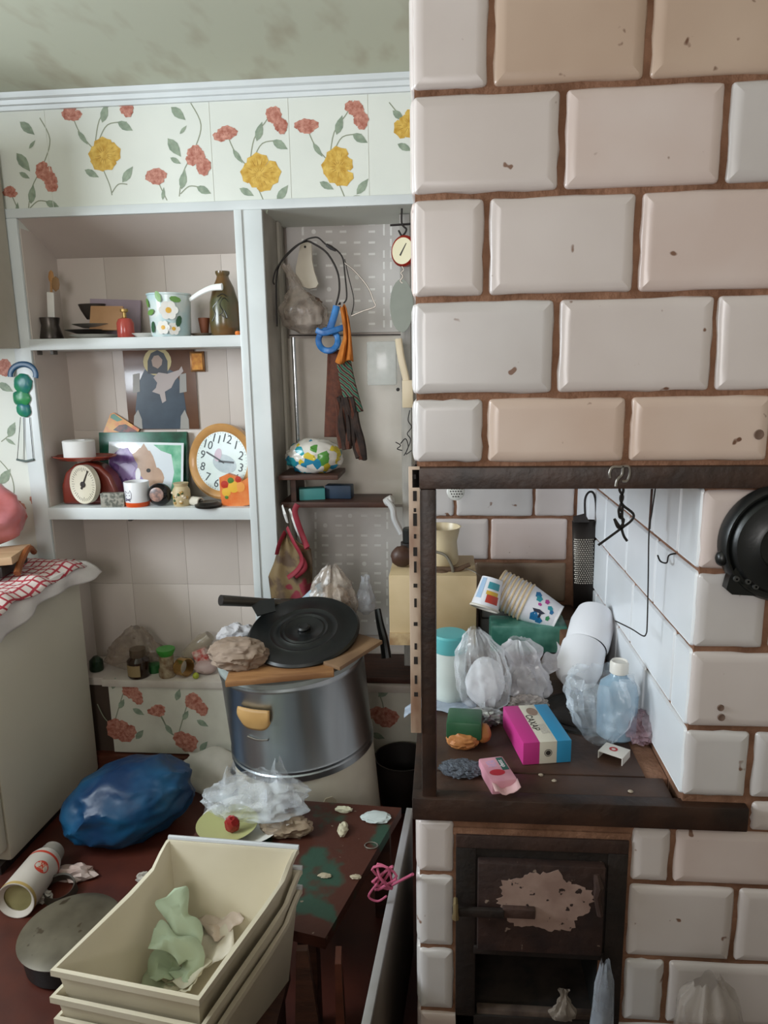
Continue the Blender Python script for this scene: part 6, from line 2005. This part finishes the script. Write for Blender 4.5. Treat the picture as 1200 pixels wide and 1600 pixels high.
# paper cups
M_cupw = mat('paper_cup', 'dedde2', rough=.5)
M_rim = mat('cup_rim', 'cbb491', rough=.5)
k = mpp(PY(820, 940, 1.83))
ax0, ax1 = PY(781, 920, 1.86), PY(872, 966, 1.81)
ad = (ax1 - ax0).normalized()
nC = 8
rR, rB, hC = 30 * k, 20 * k, 54 * k
L_ = (ax1 - ax0).length
step = (L_ - hC) / (nC - 1) if L_ > hC else .0085
step = 7 * k
end0 = ax1 - ad * hC
for i in range(nC):
    o_ = end0 - ad * (step * (nC - 1 - i))
    Fq = frz(o_, ad, (0, 0, 1))
    last = i == nC - 1
    ct = thing('paper_cup', o_, 'printed paper cup at the closed end of the nested row' if last else 'paper cup nested inside the row on the green container', 'cup', 'nested paper cups')
    pf = [(rR - .003, .004), (rR, 0), (rB, hC), (rB - .002, hC - .004), (0, hC - .004)] if last else [(rR - .004, .004), (rR, 0), (rR - (rR - rB) * .30, hC * .30)]
    MB().lathe(pf, Fq, seg=40).build('wall', M_cupw, ct)
    rg = [Fq @ Vector((rR * math.cos(t * .2618), rR * math.sin(t * .2618), 0)) for t in range(24)]
    MB().tube(rg, .0030, 6, closed=True).build('rim', M_rim, ct)
    if last:
        MB().lathe([(0, hC + .0005), (rB + .001, hC + .0005), (rB + .0012, hC - .012), (rB + .0045 * .4, hC - .012)], Fq, seg=36).build('base_ring', mat('cup_base', 'e6e4e6', rough=.5), ct)
        pr_ = MB()
        vdl = Fq.to_3x3().inverted() @ (CAM - o_).normalized()
        ac = math.atan2(vdl.y, vdl.x)

        def on_c(da, t_):
            r_ = rR + (rB - rR) * t_ + .0007
            return Fq @ Vector((r_ * math.cos(ac + da), r_ * math.sin(ac + da), hC * t_))

        def patch(mi_, da, t_, ra, rt, n=10):
            pr_.mi(mi_)
            pr_.add([on_c(da, t_)] + [on_c(da + ra * math.cos(j * 2 * math.pi / n) * (1 + .3 * (j % 2)), t_ + rt * math.sin(j * 2 * math.pi / n) * (1 + .25 * (j % 2))) for j in range(n)], [(0, j + 1, (j + 1) % n + 1) for j in range(n)])
        for mi_, da, t_, ra, rt in ((0, .55, .38, .30, .10), (0, .75, .55, .22, .09), (1, .15, .45, .10, .16), (1, .42, .52, .30, .03), (2, -.55, .32, .18, .08), (2, -.35, .70, .14, .07), (3, -.65, .55, .16, .06), (0, -.15, .78, .14, .05), (4, .35, .75, .16, .05), (3, -.25, .40, .08, .05), (0, -.75, .25, .2, .08)):
            patch(mi_, da, t_, ra, rt)
        pr_.build('floral_print', [mat('cp_blue', '1f6a9a', rough=.5), mat('cp_navy', '24283c', rough=.5), mat('cp_teal', '2a8f9a', rough=.5), mat('cp_magenta', 'b03a8a', rough=.5), mat('cp_green', '3a8a5a', rough=.5)], ct, smooth=False)
# single cup lying crosswise at the left end
cA, cB = PY(757, 950, 1.80), PY(770, 905, 1.83)
Fq = frz(cA, cB - cA, (0, 0, 1))
hS = (cB - cA).length
ct = thing('paper_cup', cA, 'single paper cup with red and blue print leaning on the nested row', 'cup')
MB().lathe([(18 * k, .003), (22 * k, 0), (17 * k, hS), (0, hS - .003)], Fq, seg=32).build('wall', M_cupw, ct)
MB().tube([Fq @ Vector((22 * k * math.cos(t * .2618), 22 * k * math.sin(t * .2618), 0)) for t in range(24)], .0035, 6, closed=True).build('rim', mat('cup_rim_pale', 'd6cfc4', rough=.5), ct)
pr_ = MB()
vdl = Fq.to_3x3().inverted() @ (CAM - cA).normalized()
ac = math.atan2(vdl.y, vdl.x)
for mi_, (d0, d1, t0, t1) in enumerate(((-.1, .9, .15, .42), (-.2, .8, .42, .55), (-.2, .8, .62, .85), (-1.0, -.5, .25, .95))):
    pr_.mi(mi_)
    N_ = 6
    vv, ff = [], []
    for j in range(N_ + 1):
        for t_ in (t0, t1):
            r_ = 22 * k + (17 * k - 22 * k) * t_ + .0006
            a_ = ac + d0 + (d1 - d0) * j / N_
            vv.append(Fq @ Vector((r_ * math.cos(a_), r_ * math.sin(a_), hS * t_)))
        if j:
            ff.append((2 * j - 2, 2 * j - 1, 2 * j + 1, 2 * j))
    pr_.add(vv, ff)
pr_.build('striped_print', [mat('cp_red', 'b83a2a', rough=.5), mat('cp_yellow', 'd0a43a', rough=.5), mat('cp_sea', '3f8f9a', rough=.5), mat('cp_pale', '9ab4d0', rough=.5)], ct, smooth=False)
# white foam roll in two lobes
r0_, r1_ = PY(900, 1058, 1.56), PY(924, 968, 1.70)
fr3 = thing('foam_roll', r0_, 'thick white foam roll with a seam leaning on the container', 'roll')
Fr = frz(r0_, r1_ - r0_)
lr = (r1_ - r0_).length
M_foam = mat('white_foam', 'e6e6ea', rough=.75, bump=.1, bscale=80)
MB().lathe([(0, -.020), (.030, -.016), (.046, .0), (.053, .03), (.051, lr * .48), (.048, lr * .5)], Fr, seg=36).build('lower_lobe', M_foam, fr3)
MB().lathe([(.048, lr * .5), (.051, lr * .56), (.052, lr * .9), (.044, lr + .02), (.028, lr + .034), (0, lr + .037)], Fr @ T(.005, 0, 0), seg=36).build('upper_lobe', M_foam, fr3)
# brown carton behind the roll
q = on_top(930, 1092)
MB().box((-.045, 0, 0), (.055, .16, .075), T(q.x + .0, 1.69, ZK + .001), bev=.004).build('brown_carton', mat('brown_carton', '6e4a30', '5a3a26', rough=.7), label='brown carton behind the white foam roll', cat='carton')
# water bottle inside clear bag
wbp = on_top(962, 1148)
wt = thing('water_bottle', wbp, 'pale blue plastic bottle with white cap inside a clear bag', 'bottle')
k = mpp(wbp)
hb = (PY(960, 1032, wbp.y).z - ZK)
MB().lathe([(0, 0), (26 * k, 0), (30 * k, 4 * k), (31 * k, hb * .55), (27 * k, hb * .70), (13 * k, hb * .80), (11 * k, hb * .86), (0, hb * .86)], T(wbp), seg=36).build('body', film('blue_bottle', '9fbcd0', .62, rough=.15, scale=8), wt)
MB().lathe([(12.5 * k, hb * .84), (14 * k, hb * .85), (14 * k, hb * .97), (12 * k, hb), (10 * k, hb - .003), (0, hb - .003)], T(wbp), seg=28).build('cap', mat('cap_white', 'd8d4cc', rough=.45), wt)
mb = MB()
bgb = on_top(940, 1170)
sack(mb, bgb + Vector((.004, .028, .001)), [(.022, 0), (.034, .012), (.052, .045), (.062, .085), (.066, .115), (.058, .135)], folds=.13, nf=9, seed=71, squash=.85, nth=80, nz=34, lean=(-.004, .02), rough=.10)
mb.build('clear_bag', film('clear_bag_blue', 'dbe6f0', .24, scale=16, var=.2, rough=.1), label='clear crinkled bag around the pale blue bottle', cat='bag')
mb = MB()
p = on_top(990, 1155)
mb.blob((p.x + .01, p.y, ZK + .028), (.032, .035, .028), .25, 3, 33, 4, zmin=ZK + .001)
mb.build('pink_wrap', film('pink_film', 'a98a94', .5), label='pinkish plastic wrap between clear bag and tiled wall', cat='wrap')
# small white box
f0, f1 = on_top(934, 1184), on_top(972, 1197)
Fx = frame(f0, f1 - f0, (0, 0, 1))
wbx = thing('matchbox', f0, 'small open white carton with red mark in front of clear bag', 'box')
wl = (f1 - f0).length
MB().box((0, 0, .014), (wl, .04, .0155), Fx, bev=.0004).build('top_flap', mat('carton_white', 'd6d0c8', rough=.6), wbx)
for a_, b_ in (((0, 0, 0), (.0015, .04, .014)), ((wl - .0015, 0, 0), (wl, .04, .014)), ((0, .0385, 0), (wl, .04, .014))):
    MB().box(a_, b_, Fx).build('side', MATS['carton_white'], wbx)
MB().lathe([(.004, .0006), (.008, .0006)], Fx @ T(wl * .45, .022, .0155), seg=18).build('red_mark', mat('mark_red', 'b02a2c', rough=.5), wbx)
# pink, cream and blue striped box
h_b = .046
f0, f1 = on_top(817, 1196), on_top(893, 1193)
tb0 = PZ(783, 1104, ZK + h_b)
Fx = frame(f0, f1 - f0, (0, 0, 1))
wl = (f1 - f0).length
dl_ = (tb0 - Vector((f0.x, f0.y, ZK + h_b)))
dep = dl_.dot(Fx.to_3x3() @ Vector((0, 1, 0)))
skew = dl_.dot(Fx.to_3x3() @ Vector((1, 0, 0)))
ang = math.atan2(-skew, dep)
fx_dir = Fx.to_3x3() @ Vector((1, 0, 0))
Fx = Fx @ RZ(math.degrees(ang) * .62)
dep = dl_.length
sbx = thing('striped_box', f0, 'pink, cream and blue striped carton lying on the cooktop', 'box')
for nm, x0_, x1_, hx_ in (('pink_panel', 0, .34, 'c23a86'), ('cream_panel', .34, .70, 'cfc8b8'), ('blue_panel', .70, 1, '2f86b0')):
    MB().box((wl * x0_, 0, .001), (wl * x1_, dep, h_b), Fx, bev=.0006).build(nm, mat('box_' + hx_, hx_, rough=.4), sbx)
tx = MB()
text_mb(tx, 'САХАР', wl * .20, Fx @ T(wl * .42, dep * .5, h_b + .0002) @ RZ(-90))
lgm = tx.build('lettering', MATS['ink'], sbx, kind='stuff', smooth=False)
MB().lathe([(.0, .0004), (.005, .0004)], Fx @ T(wl * .52, -.0002, h_b * .5) @ RX(90), seg=20).build('round_emblem', MATS['ink'], sbx)
MB().lathe([(.0062, .0004), (.0075, .0004)], Fx @ T(wl * .52, -.0002, h_b * .5) @ RX(90), seg=24).build('emblem_ring', MATS['ink'], sbx)
MB().lathe([(.0, .0003), (.014, .0003)], Fx @ T(wl * .56, dep * .80, h_b) @ Matrix.Diagonal((.8, 1.2, 1, 1)), seg=20).build('stain', mat('box_stain', '8a7264', rough=.8), sbx)
MB().box((wl * .50, dep * .2, h_b), (wl * .66, dep * .45, h_b + .0003), Fx).build('small_print', mat('fine_print', 'a9a296', 'c4bdb0', rough=.6, scale=300), sbx)
# pink soap packet at the edge
f0, f1 = on_top(772, 1250), on_top(813, 1247)
Fx = frame(f0 + Vector((0, .0, .0005)), f1 - f0, (0, 0, 1)) @ RZ(5)
wl = (f1 - f0).length * 1.02
sop = thing('soap_packet', f0, 'torn pink soap packet with red blot at the cooktop edge', 'packet')
dp_, hp2 = .092, .027
M_soap = mat('soap_pink', 'd59aa8', 'c98a9a', rough=.5, scale=30)
MB().box((0, .012, 0), (wl, dp_, hp2), Fx, bev=.005).build('wrapper', M_soap, sop)
MB().grid(8, 5, lambda u, v: Vector((wl * u, .014 - .018 * v, hp2 * (.35 + .55 * abs(2 * u - 1)) * (1 - .25 * v) + .002 * math.sin(u * 14))), Fx).build('torn_flap', mat('soap_pale', 'ddb4b8', 'c89a94', rough=.6), sop, solid=.001)
MB().lathe([(0, .0004), (.013, .0004)], Fx @ T(wl * .40, dp_ * .42, hp2) @ Matrix.Diagonal((1.1, .75, 1, 1)), seg=18).build('red_blot', mat('soap_red', 'b82a3a', rough=.4), sop)
MB().box((wl * .66, dp_ * .48, hp2), (wl * .92, dp_ * .93, hp2 + .0005), Fx).build('green_panel', mat('soap_green', '2c5a50', rough=.5), sop)
tx = MB()
text_mb(tx, 'soap', .013, Fx @ T(wl * .79, dp_ * .70, hp2 + .0008) @ RZ(-90))
tx.build('lettering', mat('soap_white', 'd9d4d6', rough=.5), sop, kind='stuff', smooth=False)
MB().box((wl * .2, dp_ * .62, hp2), (wl * .55, dp_ * .85, hp2 + .0004), Fx).build('small_print', mat('soap_print', 'b49ac0', 'd59aa8', rough=.5, scale=260), sop)
# green packet with orange base
f0, f1 = on_top(706, 1173), on_top(754, 1176)
Fx = frame(f0, f1 - f0, (0, 0, 1))
gp = thing('green_packet', f0, 'dark green folded packet over an orange rind on the cooktop', 'packet')
wl = (f1 - f0).length
MB().box((-.012, .006, .020), (wl - .002, .088, .056), Fx @ RX(-6), bev=.006).build('wrapper', mat('green_wrap', '1f4a2e', '2a5c3a', rough=.45, scale=14), gp)
mb = MB()
mb.blob(Fx @ Vector((wl * .35, .018, .016)), (.030, .022, .017), .12, 2, 8, 4, zmin=ZK + .001)
mb.build('orange_rind', mat('orange_rind', 'b87a44', '9a5c2c', rough=.6), gp)
mb = MB()
mb.blob(Fx @ Vector((wl * 1.0, .04, .02)), (.016, .022, .019), .10, 2, 9, 3, zmin=ZK + .001, ridged=False)
mb.build('orange_rind', MATS['orange_rind'], gp)
# steel wool pad
p = on_top(722, 1206)
mb = MB()
mb.blob(p + Vector((0, 0, .007)), (.036, .025, .009), .25, 5, 19, 4, zmin=ZK + .001)
mb.build('scouring_pad', mat('scouring_pad', '5f646e', '42464e', rough=.7, scale=120, bump=.8, bscale=300), label='flattened grey scouring pad on the cooktop corner', cat='pad')
# dark lid with handle behind the striped box
q = on_top(905, 1120)
dlp = thing('iron_cover', q, 'dark flat iron cover with wire handle behind striped carton', 'cover')
MB().lathe([(0, .004), (.075, .004), (.080, .001), (.080, 0), (0, 0)], T(q.x + .01, q.y + .02, ZK + .0045), seg=40).build('disc', M_castiron, dlp)
MB().tube(spline([q + Vector((-.02, .0, .009)), q + Vector((-.005, -.01, .02)), q + Vector((.025, .0, .018)), q + Vector((.03, .015, .009))], 5), .003, 6).build('handle', mat('dull_wire', '5a5a54', rough=.5, metal=.5), dlp)
# crumbs at the counter front
for i, (px, py) in enumerate(((866, 1221), (985, 1238), (845, 1212))):
    MB().blob(on_top(px, py) + Vector((0, 0, .0018)), (.004, .003, .002), .3, 3, i, 2).build('crumb', mat('crumb', 'a89a88', rough=.8), label='pale crumb lying at the front of the cooktop', cat='crumb', group='crumbs on the cooktop')

# ------------------------------------------------------------------ hanging things in the alcove
# strainer
sr = thing('strainer', PY(712, 766, 2.06), 'white perforated skimmer disc hanging under the lintel', 'skimmer')
cs = PY(712, 768, 2.06)
k = mpp(cs)
MB().lathe([(0, .003), (.022, .0025), (14 * k, 0), (14 * k, -.002), (.02, .0005), (0, .001)], T(cs) @ RX(75), seg=28).build('disc', mat('skimmer_white', 'c6c4be', rough=.35), sr)
hl = MB()
for i in range(-2, 3):
    for j in range(-2, 3):
        if i * i + j * j < 6:
            hl.lathe([(0, .0036), (.0021, .0036)], T(cs) @ RX(75) @ T(i * .0075 + (j % 2) * .003, j * .0075, 0), seg=8)
hl.build('hole', MATS['slot_dark'], sr, kind='stuff', smooth=False)
MB().tube([cs + Vector((.012, .01, .006)), cs + Vector((.012, .012, .10)), Vector((cs.x + .012, cs.y + .012, Z_BB + .01))], .003, 6).build('handle', M_steelwire, sr)
# grater
gq = lambda x, y, Y: PY(880 + .26667 * x, 720 + .26667 * y, Y)
gt_ = thing('grater', gq(110, 850, 1.93), 'dark metal hand grater with bright punched holes on wire loop', 'grater')
Yg = 1.93
gtop, gbot = gq(125, 350, Yg), gq(125, 860, Yg)
rg = (gq(200, 600, Yg) - gq(55, 600, Yg)).length / 2
hgz = gtop.z - gbot.z
Fg = frz(Vector((gbot.x, Yg, gbot.z)), (gtop - gbot))
MB().lathe([(rg * .92, 0), (rg, hgz)], Fg @ Matrix.Diagonal((1, .45, 1, 1)), seg=30).build('blade', mat('grater_metal', '3a3430', '2a2522', rough=.45, metal=.6), gt_, solid=.001)
hm = MB()
for r_i in range(22):
    for c_i in range(9):
        t_ = (c_i + .5 * (r_i % 2)) / 9.5
        a_ = math.radians(-150 + 110 * t_)
        zz_ = hgz * (.30 + .52 * r_i / 22)
        rr_ = rg * (.93 + .07 * zz_ / hgz)
        pp = Fg @ Vector((rr_ * math.cos(a_), rr_ * .45 * math.sin(a_), zz_))
        hm.lathe([(0, .0016), (.0024, .0002)], frz(pp, (Fg.to_3x3() @ Vector((math.cos(a_) * .45, math.sin(a_), 0)))), seg=6)
hm.build('tooth', mat('grater_bright', '9a948a', rough=.3, metal=.7), gt_, kind='stuff')
MB().prism([(-rg, 0), (rg * .3, 0), (-rg * .1, .022), (-rg, .014)], .012, frame(gtop + Vector((0, -.012, .0)), (1, 0, 0), (0, -1, 0))).build('top_plate', M_castiron, gt_)
MB().tube(spline([gq(130, 345, Yg - .01), gq(128, 230, Yg), gq(150, 185, Yg), gq(178, 190, Yg), gq(192, 250, Yg), gq(196, 350, Yg - .005)], 6), .003, 6).build('wire_loop', M_wire, gt_)
# S hooks, tangle and wire hanger
Yh_ = YS - .022
for i, pth in enumerate(([(275, 100), (272, 70), (290, 38), (330, 36)], [(330, 36), (380, 34), (390, 70), (375, 115), (345, 120)], [(350, 30), (345, 80), (318, 110), (308, 150)])):
    MB().tube(spline([gq(x, y, Yh_) for x, y in pth], 5), .0022, 6).build('hook', M_steelwire, label=('left bright hook on the brown lintel', 'right bright hook on the brown lintel', 'middle hook end on the brown lintel')[i], cat='hook')
Yt = YS - .004
tg = thing('twisted_wire', gq(345, 420, Yt), 'twisted dark wire tangle hanging from the lintel hooks', 'wire')
for pth in ([(345, 120), (330, 170), (350, 210), (335, 260), (325, 290), (330, 330)], [(350, 120), (352, 180), (335, 215), (350, 260), (410, 310), (400, 350), (335, 400), (205, 495)], [(325, 280), (345, 300), (330, 330), (355, 345), (335, 385), (300, 340)], [(340, 390), (355, 440), (375, 470)], [(350, 260), (345, 320), (350, 390), (320, 390), (300, 340)]):
    MB().tube(spline([gq(x, y, Yt) for x, y in pth], 4), .0021, 6).build('strand', M_wire, tg)
MB().tube(spline([gq(540, 160, 1.30), gq(520, 300, 1.30), gq(503, 420, 1.30), gq(498, 700, 1.30), gq(492, 960, 1.30), gq(485, 1015, 1.30), gq(465, 1025, 1.30), gq(400, 985, 1.32), gq(305, 938, 1.36)], 6), .0013, 6).build('wire_hanger', M_wire, label='long thin bent wire hanging along the white tiled alcove side', cat='wire')
MB().tube([gq(520, 165, 1.31), gq(505, 400, 1.31)], .0022, 6).build('wire_rod', M_darkwood, label='thin brown rod hanging beside the long bent wire', cat='rod')
hk = PX(1045, 868, AX - .012)
MB().tube(spline([hk + Vector((.012, 0, .004)), hk, hk + Vector((-.004, -.004, -.012)), hk + Vector((-.010, .012, -.014)), hk + Vector((-.012, .024, -.006))], 5), .0015, 6).build('wall_hook', M_wire, label='small dark hook in the white tiled alcove side', cat='hook')
# round black pan hanging on the right pillar
Yp = YS - .03
pc3 = PY(1222, 850, Yp)
k = mpp(pc3)
bp_ = thing('black_pan', (pc3.x, Yp, pc3.z - .1), 'round black iron pan with pierced lug hung on stove tiles', 'pan')
MB().lathe([(92 * k, -.016), (92 * k, .006), (88 * k, .012), (84 * k, .010), (82 * k, .004), (78 * k, .012), (74 * k, .016), (48 * k, .018), (42 * k, .022), (38 * k, .014), (0, .012), (0, -.018), (92 * k, -.016)], frz(pc3, (0, -1, 0)), seg=64).build('dish', M_blackpan, bp_)
lugp = [(1131, 918), (1136, 900), (1148, 880), (1250, 880), (1250, 932), (1205, 930), (1140, 926)]
o3 = PY(1180, 905, Yp)
MB().prism([(PY(x, y, Yp).x - o3.x, PY(x, y, Yp).z - o3.z) for x, y in lugp], .018, frame(o3 + Vector((0, .008, 0)), (1, 0, 0), (0, -1, 0))).build('lug', M_blackpan, bp_)
MB().blob(PY(1127, 872, Yp), (9 * k, .010, 13 * k), .05, 2, 1, 3, ridged=False).build('side_boss', M_blackpan, bp_)
for x, y in ((1150, 904), (1168, 908), (1180, 916), (1193, 912)):
    MB().lathe([(.0018, .004), (.0042, .004), (.0048, 0)], T(PY(x, y, Yp - .012)) @ RX(90), seg=12).build('rivet', mat('rivet', '4c4c4a', rough=.4, metal=.5), bp_)
# bag and roll on the floor in front of the stove
mb = MB()
q = PY(1105, 1580, .97)
sack(mb, (q.x + .035, .99, .002), [(.10, 0), (.12, .06), (.115, .20), (.085, .30), (.045, q.z - .01), (.02, q.z + .03)], folds=.08, nf=5, seed=81, squash=.7, nth=70, nz=40, lean=(-.03, 0))
mb.build('floor_bag', film('beige_bag', '9a8f86', .42, scale=9), label='beige translucent bag standing before the stove base', cat='bag')
q = PY(945, 1505, 1.06)
mb = MB()
sack(mb, (q.x, 1.06, .002), [(.030, 0), (.032, .05), (.026, .2), (.016, q.z - .05), (.008, q.z)], folds=.12, nf=6, seed=91, nth=30, nz=24)
mb.build('rolled_film', film('blue_grey_film', '8f949c', .6), label='upright roll of bluish film before the fire door', cat='roll')
